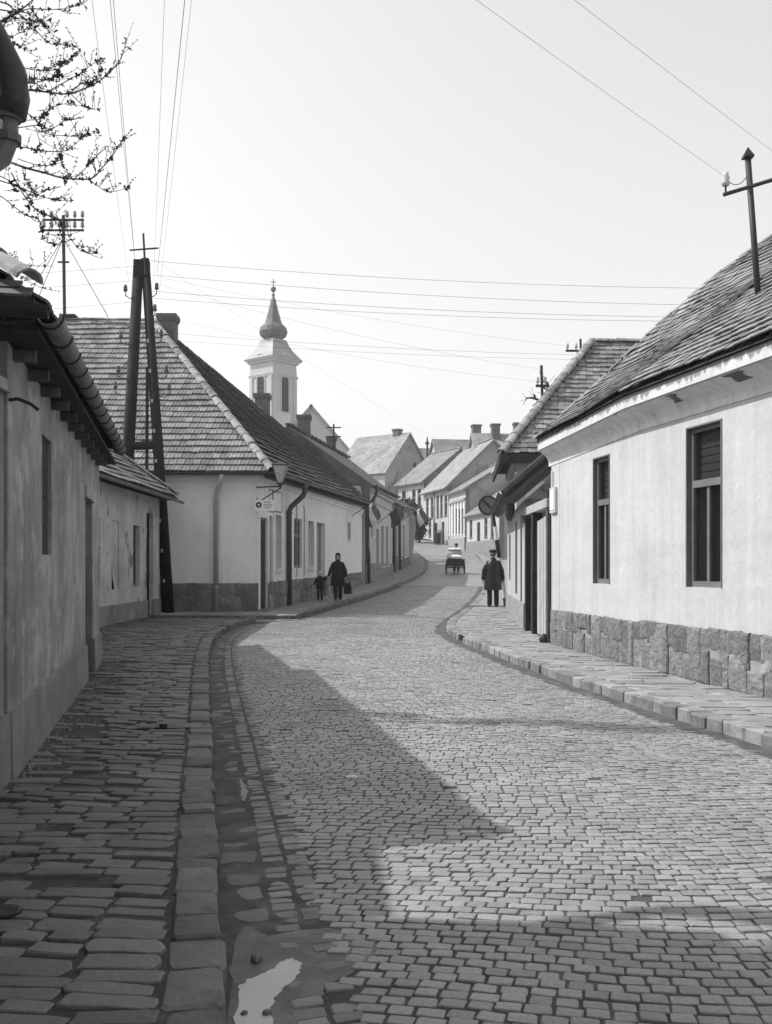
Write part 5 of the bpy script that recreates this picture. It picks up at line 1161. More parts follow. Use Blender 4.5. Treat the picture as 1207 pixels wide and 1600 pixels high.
# ------------------------------------------------------------------ trees
def tree(name, label, base, limbs, bud=0., budsize=.035, seed=3, r0=.1):
    """limbs: lists of (point, radius); buds scattered along thin ends"""
    R = random.Random(seed)
    t = thing(name, base, label, 'tree')
    first = True; bb = MB(); tw = MB()
    for pts, ra, rb, dens in limbs:
        pts = [V(*p) for p in pts]; n = len(pts); sm = []
        for i in range(n - 1):       # smooth
            p0, p1, p2, p3 = pts[max(i - 1, 0)], pts[i], pts[i + 1], pts[min(i + 2, n - 1)]
            for k in range(5):
                f = k / 5; sm.append(.5 * ((2 * p1) + (p2 - p0) * f + (2 * p0 - 5 * p1 + 4 * p2 - p3) * f * f + (3 * p1 - p0 - 3 * p2 + p3) * f ** 3))
        sm.append(pts[-1]); m = len(sm)
        b = MB(); b.tube(sm, [ra + (rb - ra) * i / (m - 1) for i in range(m)], 6); b.build('trunk' if first else 'branch', m_bark, t, smooth=True); first = False
        if dens and bud:
            for _ in range(int(sum((sm[i + 1] - sm[i]).length for i in range(m - 1)) * bud)):
                i = R.randrange(m // 4, m - 1); p = sm[i]; d = (sm[i + 1] - sm[i]).normalized(); e = (d * .6 + V(R.uniform(-1, 1), R.uniform(-1, 1), R.uniform(-.6, 1))).normalized() * R.uniform(.06, .22) * (1 if p.y < 20 else 2.5); q = p + e * .5 + V(0, 0, .01); r = p + e + V(0, 0, .03)
                k_ = 1 if p.y < 20 else 3.5; tw.tube([p, q, r], [.003 * k_, .0025 * k_, .002 * k_], 4)
                for f in (.45, .75, 1.):
                    c0 = p.lerp(r, f)
                    for _ in range(R.randrange(1, 4)):
                        d2 = V(R.uniform(-1, 1), R.uniform(-1, 1), R.uniform(-.5, 1)).normalized(); s_ = budsize * R.uniform(.4, .9); e2 = d2.orthogonal().normalized() * s_ * .3; g2 = d2.cross(e2).normalized() * s_ * .3
                        bb.add([c0, c0 + d2 * s_ * .5 + e2, c0 + d2 * s_, c0 + d2 * s_ * .5 - e2, c0 + d2 * s_ * .5 + g2], [(0, 1, 2), (0, 2, 3), (0, 4, 2), (1, 4, 3)])
        if dens:
            L = sum((sm[i + 1] - sm[i]).length for i in range(m - 1)); k = int(L * dens)
            for _ in range(k):
                f = R.random() ** .6; i = min(int(f * (m - 1)), m - 2); p = sm[i].lerp(sm[i + 1], R.random())
                for _ in range(R.randrange(3, 8)):
                    d = V(R.uniform(-1, 1), R.uniform(-1, 1), R.uniform(-.6, 1)).normalized(); s = budsize * R.uniform(.5, 1.3)
                    e = d.orthogonal().normalized() * s * .32; g = d.cross(e).normalized() * s * .32
                    bb.add([p, p + d * s * .5 + e, p + d * s, p + d * s * .5 - e, p + d * s * .5 + g], [(0, 1, 2), (0, 2, 3), (0, 4, 2), (1, 4, 3)])
    if tw.v: tw.build('twigs', m_bark, t, kind='stuff')
    if bb.v: bb.build('buds', m_bud, t, kind='stuff')
    return t
def UV(u, v, Y): return ((u - 603.5) / FPX * Y, Y, 1.6 + (885 - v) / FPX * Y)
def br(pts, Y, ra, rb, dens=9, dy=.25):
    return ([UV(u, v, Y + dy * sin(i * 1.3 + u * .05)) for i, (u, v) in enumerate(pts)], ra, rb, dens)
Yt = 10.2; tb = (-6.3, 11.2, .2)
limbs = [([tb, (-6.4, 11.2, 2.5), (-6.2, 11.1, 4.6), (-6.0, 10.9, 7.5)], .17, .06, 0),
 ([(-6.25, 11.1, 4.2), (-5.4, 10.8, 5.4), UV(-60, 165, Yt)], .07, .03, 0), ([(-6.2, 11.1, 3.6), (-5.2, 10.6, 4.6), UV(-50, 235, Yt)], .06, .03, 0), ([(-6.1, 11.0, 5.6), (-5.0, 10.6, 6.6), UV(-40, 70, Yt)], .06, .02, 0),
 ([(-6.2, 11.1, 3.4), (-5.3, 10.7, 4.0), UV(-40, 290, Yt)], .05, .02, 0), ([(-6.25, 11.1, 3.2), (-5.2, 10.6, 3.6), UV(-30, 385, Yt)], .04, .014, 0)]
for pts, ra, rb, dn in (
 ([(-60, 165), (0, 146), (45, 141), (75, 144), (110, 146), (150, 130), (172, 112), (190, 90), (198, 60)], .022, .004, 8),
 ([(110, 146), (125, 132), (145, 128), (160, 106)], .010, .003, 16), ([(75, 143), (95, 132), (125, 115), (145, 100), (162, 92)], .010, .003, 10), ([(110, 146), (135, 168), (155, 171)], .008, .003, 9), ([(78, 144), (78, 165), (72, 180)], .008, .003, 8),
 ([(45, 141), (60, 128), (85, 122), (92, 108)], .008, .003, 16), ([(0, 100), (25, 103), (60, 110), (85, 104), (105, 96)], .010, .003, 10), ([(60, 110), (90, 108), (112, 92), (124, 80)], .008, .003, 9), ([(0, 122), (30, 123), (62, 124), (90, 120), (98, 118)], .008, .003, 12),
 ([(-40, 70), (0, 50), (12, 30), (40, 10), (62, -10)], .016, .008, 6), ([(0, 15), (30, 22), (50, 40), (75, 66), (95, 70), (125, 72)], .012, .003, 10), ([(12, 20), (35, 18), (60, 32), (75, 45), (88, 50)], .010, .003, 10), ([(20, 25), (45, 14), (80, 15), (110, 12), (133, 2)], .010, .003, 10), ([(-10, 0), (15, 8), (20, 20), (5, 35)], .014, .008, 8), ([(10, 35), (25, 28), (55, 33), (80, 32)], .008, .003, 12), ([(8, 58), (18, 66), (35, 75), (50, 80)], .008, .003, 8), ([(35, 33), (38, 48), (42, 56)], .006, .003, 8), ([(15, 60), (30, 52), (48, 43)], .006, .003, 9),
 ([(-50, 235), (0, 248), (40, 262), (70, 270), (100, 278), (142, 279), (160, 262), (175, 245), (198, 210)], .024, .004, 8), ([(118, 278), (135, 262), (150, 246), (162, 230)], .009, .003, 9), ([(138, 279), (152, 290), (172, 300), (204, 292)], .008, .003, 11), ([(95, 278), (110, 276), (100, 285)], .007, .003, 12),
 ([(0, 205), (40, 198), (65, 196), (75, 205), (100, 190), (115, 185)], .010, .003, 13), ([(38, 172), (60, 192), (72, 208), (100, 212), (130, 212), (155, 204)], .010, .003, 10), ([(0, 228), (35, 230), (70, 236), (100, 236), (118, 225), (130, 212)], .012, .003, 11), ([(38, 188), (62, 186), (70, 178), (90, 165), (115, 160)], .008, .003, 11), ([(58, 205), (62, 225), (55, 238)], .008, .003, 12), ([(28, 248), (60, 258), (85, 256), (96, 242), (98, 262)], .009, .003, 12),
 ([(0, 282), (30, 292), (60, 305), (85, 312), (112, 314)], .011, .003, 11), ([(-40, 290), (0, 306), (25, 325), (45, 338), (62, 345), (70, 376), (92, 382)], .012, .003, 8), ([(18, 270), (38, 305), (60, 330), (95, 345), (112, 375), (128, 392), (150, 396)], .012, .003, 9), ([(35, 262), (42, 285), (55, 300), (80, 295)], .009, .003, 14), ([(62, 330), (80, 340), (90, 350)], .008, .003, 10), ([(75, 366), (100, 368), (125, 362)], .007, .003, 10), ([(98, 350), (90, 372), (78, 390)], .007, .003, 12), ([(20, 288), (40, 300), (50, 318), (42, 325)], .009, .003, 16), ([(0, 275), (18, 285), (25, 300)], .01, .004, 16),
 ([(-30, 385), (0, 402), (20, 412), (45, 415), (85, 416)], .010, .003, 12), ([(0, 402), (25, 425), (45, 440), (72, 452)], .008, .003, 6)):
    limbs.append(br(pts, Yt, ra * .6, rb * .75, dn * .8))
tree('budding_tree', 'budding tree reaching over the low cottage at upper left', tb, limbs, bud=7., budsize=.034)
bt = (8.6, 41., 1.)
tree('bare_tree', 'bare gnarled tree behind the steep-roofed house', bt, [([bt, (8.3, 41, 4), (7.7, 40.6, 7.2)], 0.272, 0.144, 12), ([(7.7, 40.6, 7.0)] + [UV(*p, 40) for p in ((862, 630), (858, 612), (855, 598), (845, 596))], 0.102, 0.036, 12), ([UV(*p, 40) for p in ((860, 612), (850, 606), (846, 604))], 0.051, 0.022, 12), ([UV(*p, 40) for p in ((861, 618), (866, 605), (872, 596))], 0.051, 0.022, 12),
 ([(7.7, 40.6, 6.8)] + [UV(*p, 40) for p in ((850, 640), (842, 626), (832, 622), (822, 622))], 0.085, 0.027, 12), ([UV(*p, 40) for p in ((838, 624), (834, 616), (838, 620))], 0.034, 0.018, 12), ([UV(*p, 40) for p in ((842, 628), (832, 634))], 0.034, 0.014, 12), ([(7.7, 40.6, 7.2)] + [UV(*p, 40) for p in ((872, 610), (880, 592), (888, 585))], 0.068, 0.018, 12), ([UV(*p, 40) for p in ((876, 600), (872, 588))], 0.034, 0.014, 12), ([UV(*p, 40) for p in ((824, 622), (818, 632))], 0.020, 0.011, 12)], bud=2.5, budsize=.02)
R_ = random.Random(5)
for (bx, by, bz, h, lab, sd) in ((-.3, 76., 3., 7.2, 'bare twiggy tree behind the gabled low house', 1), (.9, 72., 2.3, 6.0, 'second bare twiggy tree nearer the bend, behind the low house', 2)):
    R_ = random.Random(sd); lm = [([(bx, by, bz - .5), (bx + .1, by, bz + h * .3), (bx, by, bz + h * .6)], .12, .05, 0)]
    for k in range(34):
        z = bz + h * R_.uniform(.15, .6); a = R_.uniform(0, 6.28); l = R_.uniform(.8, 2.0)
        p = V(bx, by, z); q = p + V(cos(a) * l * .5, sin(a) * l * .5, l * .5); e = q + V(cos(a) * l * .25 + R_.uniform(-.3, .3), sin(a) * l * .2, l * .9)
        lm.append(([p, q, e], .025, .008, 0)); lm.append(([q, q + V(R_.uniform(-.6, .6), 0, R_.uniform(.3, .9))], .014, .006, 0))
    tree('bare_tree', lab, (bx, by, bz), lm)
def shrub(name, label, c, rx, ry, rz, n, mat, size=.16, seed=1):
    R = random.Random(seed); t = thing(name, (c[0], c[1], c[2]), label, 'shrub'); b = MB()
    for _ in range(n):
        d = V(R.gauss(0, 1), R.gauss(0, 1), R.gauss(0, 1)).normalized() * (R.random() ** .4)
        p = V(c[0] + d.x * rx * (1 + .25 * sin(d.z * 7)), c[1] + d.y * ry, c[2] + rz + d.z * rz)
        e = V(R.uniform(-1, 1), R.uniform(-1, 1), R.uniform(-1, 1)).normalized(); f = e.orthogonal().normalized(); s = size * R.uniform(.5, 1.3)
        b.add([p - e * s, p + f * s * .6, p + e * s, p - f * s * .6], [(0, 1, 2, 3)])
    b.build('foliage', mat, t, kind='stuff')
    b = MB()
    for k in range(5): a = k * 1.3; b.tube([(c[0] + .2 * cos(a), c[1] + .2 * sin(a), c[2] - .2), (c[0] + rx * .5 * cos(a), c[1] + ry * .5 * sin(a), c[2] + rz * 1.4)], [.05, .015], 5)
    b.build('stem', m_bark, t); return t
m_ivy = M('dark_foliage', .045, var=.4, scale=3, bump=0)
shrub('ivy_bush', 'dark ivy bush hanging over the low house at the bend', (1.45, 69.5, 4.0), 1.1, 1.6, 1.2, 1600, m_ivy, .14, 2)
shrub('hedge_bush', 'dark bush against the far houses at the bend', (2.9, 90., 4.0), 1.0, 1.4, 1.5, 1500, m_ivy, .14, 3)

# ------------------------------------------------------------------ people
def ell(c, rx, ry, n=14, rot=0., tilt=0.): return [V(c[0] + rx * cos(2 * pi * k / n) * cos(rot) - ry * sin(2 * pi * k / n) * sin(rot), c[1] + rx * cos(2 * pi * k / n) * sin(rot) + ry * sin(2 * pi * k / n) * cos(rot), c[2]) for k in range(n)]
def person(base, label, H, face, pose, coat, coat_m, legs_m, hem, hat=None, hair_m=None, group=None):
    """figure standing at base; face = +1 looks away from the camera, -1 towards it. Units scaled to height H (1.7 m basis)."""
    k = H / 1.7; bx, by, bz = base
    def T(x, y, z): return V(bx + x * k, by + y * k * face, bz + z * k)
    p = thing('person', base, label, 'person', group)
    vs, es, rs = [], [], []
    def add(pt, r, par=None):
        vs.append(T(*pt)); rs.append(r * k)
        if par is not None: es.append((par, len(vs) - 1))
        return len(vs) - 1
    pel = add((0, 0, .93), .12); ch_ = add((0, 0, 1.2), .135, pel); nk0 = add((0, 0, 1.36), .06, ch_); nk = add((0, .01, 1.47), .052, nk0)
    hd = add((0, .02, 1.56), .082, nk); tp = add((0, .01, 1.65), .075, hd); chin = add((0, .06, 1.51), .045, hd); nose = add((0, .108, 1.565), .014, hd)
    for sgn, key in ((-1, 'L'), (1, 'R')):
        sh, el, wr = pose[key]
        a = add((sgn * .145, 0, 1.31), .05, nk0); b_ = add(sh if False else el, .045, a); c = add(wr, .03, b_)
        d = (T(*wr) - T(*el)).normalized()
        wv = V(*wr); dl = (V(*wr) - V(*el)).normalized(); pm = wv + dl * .07; pa = add(tuple(pm), .035, c)
        sd = dl.cross(V(0, 1, 0)); sd = sd.normalized() if sd.length > .1 else V(1, 0, 0)
        fw = V(0, 1, 0)
        for q in range(4):
            f0 = pm + fw * (-.028 + .019 * q) + dl * .03; f1 = f0 + dl * (.04 - .004 * abs(q - 1.5)); f2 = f1 + dl * .025 + sd * .012 * -sgn
            i0 = add(tuple(f0), .009, pa); i1 = add(tuple(f1), .008, i0); add(tuple(f2), .007, i1)
        i0 = add(tuple(wv + dl * .04 + fw * .035), .011, c); add(tuple(wv + dl * .085 + fw * .05), .008, i0)
        hip = add((sgn * .09, 0, .88), .085, pel); kn = add(pose['k' + key], .06, hip); an = add(pose['a' + key], .04, kn); V_ = V(*pose['a' + key])
        ft = add((V_.x, V_.y + .1, .03), .035, an); add((V_.x, V_.y + .17, .025), .028, ft)
    me = bpy.data.meshes.new('body'); og = ORG[p.name]
    me.from_pydata([tuple(v - V(*og)) for v in vs], es, []); bo = bpy.data.objects.new('body', me); COL.objects.link(bo); bo.parent = p; ORG[bo.name] = og
    sk = bo.modifiers.new('skin', 'SKIN'); 
    for i, s in enumerate(me.skin_vertices[0].data): s.radius = (rs[i], rs[i]); s.use_root = (i == 0)
    ss = bo.modifiers.new('sub', 'SUBSURF'); ss.levels = 1; ss.render_levels = 1; me.materials.append(m_skin)
    # coat: body and sleeves
    b = MB(); n = 14
    prof = coat
    b.loft([[T(*(Vector(q) + V(0, 0, 0))) for q in ell((0, yo, z), rx + .008 * sin(z * 31), ry, n)] for z, rx, ry, yo in prof])
    for sgn, key in ((-1, 'L'), (1, 'R')):
        _, el, wr = pose[key]; sh = V(sgn * .155, 0, 1.33); e = V(*el); w = V(*wr)
        b.tube([T(*(sh + V(-sgn * .06, 0, .02))), T(*sh), T(*(sh.lerp(e, .5))), T(*e), T(*(e.lerp(w, .5))), T(*w)], [.055 * k, .075 * k, .074 * k, .068 * k, .062 * k, .058 * k], 10)
    c = b.build('coat', coat_m, p, smooth=True)
    b = MB(); b.lathe([(.075 * k, 0), (.085 * k, .05 * k), (.06 * k, .065 * k)], T(0, .0, 1.41), 12); b.build('collar', coat_m, c)
    for sgn, key in ((-1, 'L'), (1, 'R')):
        b = MB(); a = V(*pose['a' + key]); kn = V(*pose['k' + key]); hp = V(sgn * .09, 0, .9)
        b.tube([T(*hp), T(*hp.lerp(kn, .5)), T(*kn), T(*kn.lerp(a, .6)), T(*(a - V(0, 0, .03)))], [.105 * k, .095 * k, .08 * k, .075 * k, .075 * k], 10); b.build('trouser_leg', legs_m, p, smooth=True)
        b = MB(); b.loft([[T(*q) for q in ell((a.x, a.y - .07 + d_, z_), r1, r2, 10)] for z_, r1, r2, d_ in ((.0, .045, .12, .12), (.03, .05, .135, .12), (.06, .045, .12, .11), (.085, .04, .07, .07))]); b.build('shoe', m_bpaint, p, smooth=True)
    if hat: hat(p, T, k)
    for sx in (-.032, .032): b = MB(); b.lathe([(.0, -.009 * k), (.011 * k, 0), (.0, .009 * k)], T(sx, .098, 1.585), 6); b.build('eye', m_bpaint, p)
    b = MB(); b.obox(T(0, .1, 1.52), (.022 * k, 0, 0), (0, .006 * k, 0), (0, 0, .004 * k)); b.build('mouth', m_grey, p)
    for sx in (-.085, .085): b = MB(); b.lathe([(0, -.03 * k), (.014 * k, -.01 * k), (.016 * k, .015 * k), (0, .03 * k)], T(sx, 0, 1.57), 6); b.build('ear', m_skin, p)
    return p
def beret(p, T, k):
    b = MB(); b.loft([[T(*q) for q in ell((0, y_, z), rx, ry)] for z, rx, ry, y_ in ((1.60, .088, .1, -.0), (1.64, .10, .115, 0), (1.67, .115, .13, .0), (1.70, .105, .12, .01), (1.72, .06, .07, .01))]); b.build('beret', m_cloth, p, smooth=True)
    b = MB(); b.loft([[T(*q) for q in ell((0, -.02, z), rx, ry)] for z, rx, ry in ((1.52, .07, .07), (1.56, .086, .088), (1.62, .088, .092))]); b.build('hair', M('grey_hair', .1, bump=0), p, smooth=True)
def scarf(p, T, k):
    b = MB(); b.loft([[T(*q) for q in ell((0, y_, z), rx, ry)] for z, rx, ry, y_ in ((1.42, .07, .06, -.02), (1.48, .092, .065, -.045), (1.56, .102, .078, -.055), (1.64, .098, .09, -.035), (1.70, .07, .075, -.01), (1.725, .03, .03, 0))]); b.build('headscarf', m_cloth, p, smooth=True)
def cap(p, T, k):
    b = MB(); b.loft([[T(*q) for q in ell((0, y_, z), rx, ry)] for z, rx, ry, y_ in ((1.57, .1, .1, -.03), (1.62, .115, .12, -.01), (1.70, .11, .115, 0), (1.76, .06, .06, 0), (1.775, .02, .02, 0))]); b.build('knitted_cap', m_pale, p, smooth=True)
stand = dict(kL=(-.1, .02, .48), kR=(.1, .0, .48), aL=(-.1, 0, .08), aR=(.105, -.02, .08))
def tall_coat(hem, f=1.): return [(hem, .26 * f, .19 * f, 0), (hem + .02, .262 * f, .192 * f, 0), (.85, .235 * f, .17, 0), (1.05, .215 * f, .15, 0), (1.25, .21, .15, 0), (1.34, .185, .125, 0), (1.40, .13, .1, .0), (1.45, .072, .07, .0)]
mz = zwr(3.3, 30.6)
person((3.3, 30.6, mz), 'man in beret and long dark leather coat seen from behind, by the striped sign post', 1.74, 1, dict(stand, L=(None, (-.27, -.01, 1.08), (-.29, .06, .82)), R=(None, (.27, 0, 1.08), (.31, .05, .82))), tall_coat(.5, 1.05), m_leather, m_cloth, .5, beret)
wz = zg(34.6) + SWL
person((-1.68, 34.6, wz), 'woman in dark coat and headscarf walking towards us with a bag', 1.63, -1, dict(kL=(-.09, .05, .48), kR=(.09, -.02, .48), aL=(-.07, .12, .09), aR=(.08, -.1, .09), L=(None, (-.27, .02, 1.08), (-.33, .08, .86)), R=(None, (.27, .02, 1.08), (.3, .06, .84))), tall_coat(.52), m_cloth, m_cloth, .52, scarf)
person((-2.30, 34.6, wz), 'small child in pale cap and dark jacket holding the woman by the hand', .98, -1, dict(kL=(-.1, .06, .46), kR=(.1, -.02, .46), aL=(-.1, .1, .09), aR=(.1, -.08, .09), L=(None, (-.3, .02, 1.12), (-.36, .06, .9)), R=(None, (.3, .03, 1.25), (.52, .06, 1.36))), [(.72, .27, .19, 0), (.75, .275, .2, 0), (1.0, .25, .18, 0), (1.25, .24, .16, 0), (1.36, .22, .14, 0), (1.42, .13, .1, 0), (1.46, .08, .08, 0)], m_cloth, m_cloth, .7, cap)
bg = thing('shopping_bag', (-1.33, 34.5, wz + .25), 'dark shopping bag hanging from the hand of the woman', 'bag')
b = MB(); b.loft([[V(-1.33 + x * w, 34.5 + y * .06, wz + z) for x, y in ((-1, -1), (1, -1), (1, 1), (-1, 1))] for z, w in ((.22, .12), (.25, .14), (.45, .13), (.58, .09), (.6, .08))]); b.build('pouch', m_cloth, bg)
b = MB(); b.tube([(-1.41, 34.5, wz + .58), (-1.38, 34.5, wz + .72), (-1.33, 34.5, wz + .77), (-1.28, 34.5, wz + .72), (-1.25, 34.5, wz + .58)], .012, 6); b.build('handle', m_cloth, bg)

# ------------------------------------------------------------------ handcart going up the street
cx_, cy_ = 3.98, 57.; cz = zroad(cx_, cy_)
hc2 = thing('handcart', (cx_, cy_, cz), 'dark two-wheeled handcart loaded with pale bundles in the middle of the road', 'cart')
for s in (-.52, .52):
    b = MB(); n = 20
    b.loft([[V(cx_ + s + w, cy_ + r * cos(2 * pi * k / n), cz + .33 + r * sin(2 * pi * k / n)) for k in range(n)] for w, r in ((-.03, .28), (-.03, .33), (.03, .33), (.03, .28), (-.03, .28))], cap=False); w = b.build('wheel', m_bpaint, hc2)
    b = MB()
    for k in range(4): t = k * pi / 4; b.tube([(cx_ + s, cy_ - .29 * cos(t), cz + .33 - .29 * sin(t)), (cx_ + s, cy_ + .29 * cos(t), cz + .33 + .29 * sin(t))], .012, 5)
    b.tube([(cx_ + s - .06, cy_, cz + .33), (cx_ + s + .06, cy_, cz + .33)], .04, 8); b.build('spokes', m_bpaint, w)
b = MB(); b.hexa([(cx_ - .42, cy_ - .7, cz + .42), (cx_ + .42, cy_ - .7, cz + .42), (cx_ + .42, cy_ + .6, cz + .42), (cx_ - .42, cy_ + .6, cz + .42)], [(cx_ - .5, cy_ - .78, cz + .84), (cx_ + .5, cy_ - .78, cz + .84), (cx_ + .5, cy_ + .6, cz + .84), (cx_ - .5, cy_ + .6, cz + .84)]); b.build('box', m_dwood, hc2)
b = MB(); b.tube([(cx_ - .56, cy_, cz + .36), (cx_ + .56, cy_, cz + .36)], .03, 8); b.build('axle', m_iron, hc2)
b = MB()
for s in (-.3, .3): b.tube([(cx_ + s, cy_ + .5, cz + .5), (cx_ + s, cy_ + 1.6, cz + .85)], .025, 6)
b.tube([(cx_ - .32, cy_ + 1.58, cz + .84), (cx_ + .32, cy_ + 1.58, cz + .84)], .022, 6); b.build('shaft', m_dwood, hc2)
def bundle(x, y, z, w, d, h, mat, lab, seed):
    R = random.Random(seed); b = MB(); n = 16
    b.loft([[V(x + w * s * cos(2 * pi * k / n) * (1 + .15 * abs(cos(4 * pi * k / n + .8))) + R.uniform(-.015, .015), y + d * s * sin(2 * pi * k / n), z + t * h + R.uniform(-.01, .01)) for k in range(n)] for t, s in ((0, .8), (.2, 1), (.6, .98), (.85, .8), (1, .4))]); tag(b.build('bundle', mat, smooth=True), lab, 'bundle', 'load of the handcart')
bundle(cx_ - .02, cy_ - .45, cz + .845, .38, .28, .24, m_pale, 'white bundle at the back of the handcart', 1); bundle(cx_ - .05, cy_ + .2, cz + .845, .4, .3, .55, m_grey, 'grey sack standing in the handcart', 2)
bundle(cx_ + .0, cy_ + .2, cz + 1.36, .42, .28, .13, m_pale, 'pale cloth lying over the grey sack', 3); 
person((cx_ + .16, cy_ + 1.45, zroad(cx_, cy_ + 1.45)), 'person in dark clothes pulling the loaded handcart uphill', 1.68, 1, dict(kL=(-.1, .1, .48), kR=(.1, -.08, .48), aL=(-.1, .15, .08), aR=(.1, -.25, .1), L=(None, (-.27, -.05, 1.1), (-.28, .02, .88)), R=(None, (.27, -.05, 1.1), (.28, .02, .88))), tall_coat(.7), m_cloth, m_cloth, .7, beret)

# ------------------------------------------------------------------ street furniture and small things
sp_ = thing('traffic_sign', (3.74, 31., zwr(3.7, 31)), 'round no-stopping sign on leaning black and white striped post', 'traffic sign')
a, c = V(3.76, 31., zwr(3.7, 31) - .1), V(3.28, 31.0, 3.75)
bands = [0, .1, .24, .33, .46, .62, .74, .93, 1.]
for i in range(8): b = MB(); b.tube([a.lerp(c, bands[i]), a.lerp(c, bands[i + 1])], .07 if i < 6 else .05, 10); b.build('post_band', m_bpaint if i % 2 == 0 else m_wpaint, sp_)
b = MB(); b.tube([(3.18, 30.88, 3.5), (3.18, 30.91, 3.5)], .31, 28); b.build('disc', m_bpaint, sp_)
b = MB(); b.tube([(3.18, 30.872, 3.5), (3.18, 30.879, 3.5)], .245, 28); b.build('disc_field', M('sign_blue', .16, bump=0), sp_)
b = MB(); b.obox((3.18, 30.866, 3.5), (.17, 0, -.17), (0, .004, 0), (.028, 0, .028)); b.build('diagonal_bar', m_bpaint, sp_)
b = MB(); b.box(3.17, 3.3, 30.92, 30.98, 3.45, 3.55); b.build('clamp', m_iron, sp_)
bx_, by_ = 4.55, 88.; bz_ = zg(by_) + .1
bn = thing('dustbin', (bx_, by_, bz_), 'dark dustbin on the pavement before the two storey house', 'bin')
b = MB(); b.lathe([(.0, 0), (.27, 0), (.33, .75), (.36, .78), (.36, .85), (.0, .9)], (bx_, by_, bz_), 14, cap=False); b.build('drum', m_iron, bn)
b = MB(); b.lathe([(.38, .86), (.36, .93), (.05, .98)], (bx_, by_, bz_), 14); b.build('lid', m_iron, bn)
# gutter grate with a rim of pale silt
gx, gy_ = kl(6.95) + .10, 6.95; gz = zroad(gx, gy_) - .006; gd = (kl(7.3) - kl(6.6)) / .7
dg = thing('drain_grate', (gx, gy_, gz - .02), 'iron drain grate set in the left gutter', 'drain')
def gb(b, x0, x1, y0, y1, z0, z1):
    P = lambda x, y, z: (gx + x + gd * y, gy_ + y, gz + z)
    return b.hexa([P(x0, y0, z0), P(x1, y0, z0), P(x1, y1, z0), P(x0, y1, z0)], [P(x0, y0, z1), P(x1, y0, z1), P(x1, y1, z1), P(x0, y1, z1)])
gb(MB(), -.08, .08, -.36, .36, -.06, -.02).build('pit', m_dark, dg)
for k in range(5): gb(MB(), -.07 + k * .032, -.056 + k * .032, -.35, .35, -.018, .0).build('bar', m_iron, dg)
b = MB()
for q in ((-.095, -.08, -.38, .38), (.08, .095, -.38, .38), (-.08, .08, -.38, -.36), (-.08, .08, .36, .38)): gb(b, *q, -.03, .004)
b.build('rim', m_iron, dg)
flat_patch('silt_patch', [(gx + .11 - .36 * -.17, gy_ - .36), (gx + .16, gy_ - .1), (gx + .1, gy_ + .2), (gx + .02, gy_ + .45), (gx + .07, gy_ + .2), (gx + .105, gy_ - .05)], lambda x, y: gz + .004, M('pale_silt', .28, var=.2, scale=9, bump=.4), 'pale silt streak beside the drain grate', 'silt', 4, .012)
m_silt = M('wet_silt', .09, var=.3, scale=4, rough=.5, bump=.5, bscale=30, patch=(.16, 5, .48, .66))
def ground_uv(u, v): y = 1.6 * FPX / (v - 885); return ((u - 603.5) / FPX * y, y)
flat_patch('mud_patch', [ground_uv(*p) for p in ((362, 1640), (360, 1560), (365, 1500), (380, 1455), (420, 1470), (470, 1462), (530, 1465), (590, 1495), (560, 1530), (510, 1560), (490, 1600), (500, 1640))], lambda x, y: zroad(x, y) - .0035, m_silt, 'grey mud round the milky puddle', 'mud', 2, .012, True)
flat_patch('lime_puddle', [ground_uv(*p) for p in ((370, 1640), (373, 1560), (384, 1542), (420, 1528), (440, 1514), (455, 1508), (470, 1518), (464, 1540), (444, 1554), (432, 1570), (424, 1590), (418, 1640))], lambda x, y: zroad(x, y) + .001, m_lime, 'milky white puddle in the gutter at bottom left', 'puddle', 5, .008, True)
flat_patch('water_puddle', [(-2.42, 8.95), (-2.2, 8.86), (-1.9, 8.92), (-1.66, 8.9), (-1.68, 9.06), (-1.75, 9.2), (-2.0, 9.15), (-2.2, 9.24), (-2.35, 9.12)], lambda x, y: zwl(x, y) + .001, m_water, 'clear rain puddle on the left pavement', 'puddle', 3, .03)
blob('paper_scrap', -.25, 7.25, .035, .05, lambda x, y: zroad(x, y) + .012, m_litter, 'white paper scrap on the setts in the shade', 'litter', 3, amp=.4)
for k, (x, y, s, lab) in enumerate(((-.50, 3.50, .012, 'dark pebble in the left of the milky puddle'), (-.42, 3.49, .016, 'dark pebble in the right of the milky puddle'), (-.52, 3.98, .025, 'lump of stone at the top of the muddy patch'))):
    R = random.Random(k); b = MB(); n = 9
    b.loft([[V(x + s * f * cos(2 * pi * i / n) * R.uniform(.8, 1.2), y + s * f * sin(2 * pi * i / n) * R.uniform(.9, 1.6), zroad(x, y) + h * s) for i in range(n)] for h, f in ((-.2, .9), (.3, 1), (.7, .7), (.9, .3))]); tag(b.build('pebble', m_kerb), lab, 'stone')
b = MB(); x, y = -1.6, 4.15; b.lathe([(.0, .0), (.075, 0), (.07, .012), (.05, .006), (.0, .004)], (x, y, zwl(x, y) - .004), 18, cap=False); tag(b.build('valve_cover', m_iron, smooth=True), 'small round iron cover sunk in the left pavement', 'cover')
b = MB(); x, y = 3.0, 30.0; b.box(2.55, 3.85, 30.9, 31.0, zwr(3, 31) - .04, zwr(3, 31) + .008); tag(b.build('drain_channel', m_iron), 'dark drain channel crossing the right pavement at the sign post', 'drain')

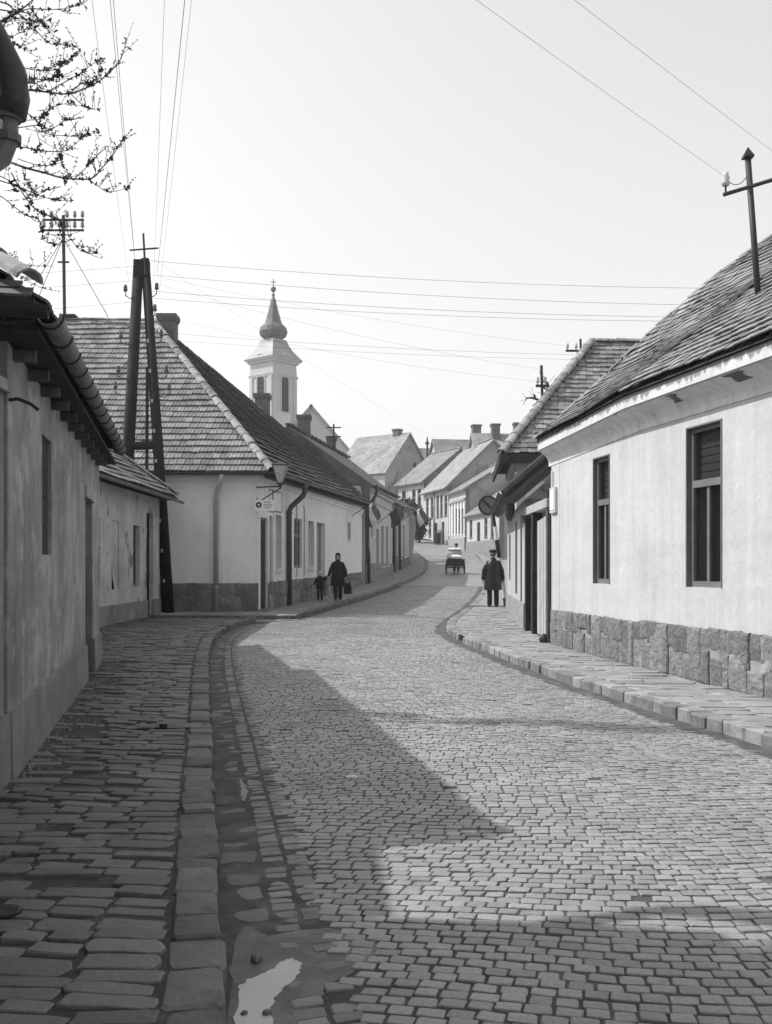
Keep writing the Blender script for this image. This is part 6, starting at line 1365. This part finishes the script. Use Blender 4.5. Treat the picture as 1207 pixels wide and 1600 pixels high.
# grit, pebbles and crumbled plaster along the wall feet and in the gutter
b = MB(); R = random.Random(77); ico = [(1, 0, 0), (-.8, .3, 0), (-.2, -.9, .1), (.3, .9, .1), (0, 0, .7)]
def grit(x, y, z, s):
    a = R.uniform(0, 6.28); ca, sa_ = cos(a), sin(a); b.rn = R.random(); k = [R.uniform(.6, 1.2) for _ in range(5)]
    b.add([(x + s * q * (p[0] * ca - p[1] * sa_), y + s * q * (p[0] * sa_ + p[1] * ca), z + s * p[2] * q) for p, q in zip(ico, k)], [(0, 3, 4), (3, 1, 4), (1, 2, 4), (2, 0, 4)])
for _ in range(1100):
    y = R.uniform(5.5, 14.5) if R.random() < .7 else R.uniform(15, 27); x = wallx_l(y) + .05 + abs(R.gauss(0, .16)); grit(x, y, zwl(x, y) - .016, R.uniform(.006, .03))
for _ in range(500):
    y = R.uniform(3, 20); x = kl(y) + R.uniform(.0, .3); grit(x, y, zroad(x, y) - .012, R.uniform(.004, .016))
for _ in range(250):
    y = R.uniform(3, 16); x = R.uniform(kl(y) + .4, kr(y) - .2); grit(x, y, zroad(x, y) - .004, R.uniform(.003, .008))
for _ in range(500):
    y = R.uniform(8, 24); x = kr(y) - abs(R.gauss(0, .1)); grit(x, y, zroad(x, y) - .01, R.uniform(.004, .014))
o = b.build('grit', m_walk); o['kind'] = 'stuff'; o['label'] = 'loose grit and crumbs along wall feet and gutters'; o['category'] = 'grit'
# ------------------------------------------------------------------ thin haze
b = MB(); b.box(-130, 130, -40, 185, -2.2, 60)

me = b.mesh('haze'); hz = bpy.data.objects.new('haze', me); COL.objects.link(hz); hz['kind'] = 'stuff'
mh = bpy.data.materials.new('haze'); mh.use_nodes = True; t = mh.node_tree; t.nodes.clear()
out = t.nodes.new('ShaderNodeOutputMaterial'); pv = t.nodes.new('ShaderNodeVolumePrincipled'); pv.inputs['Color'].default_value = (.9, .9, .9, 1); pv.inputs['Density'].default_value = .0009; pv.inputs['Anisotropy'].default_value = .2
t.links.new(pv.outputs[0], out.inputs['Volume']); me.materials.append(mh)
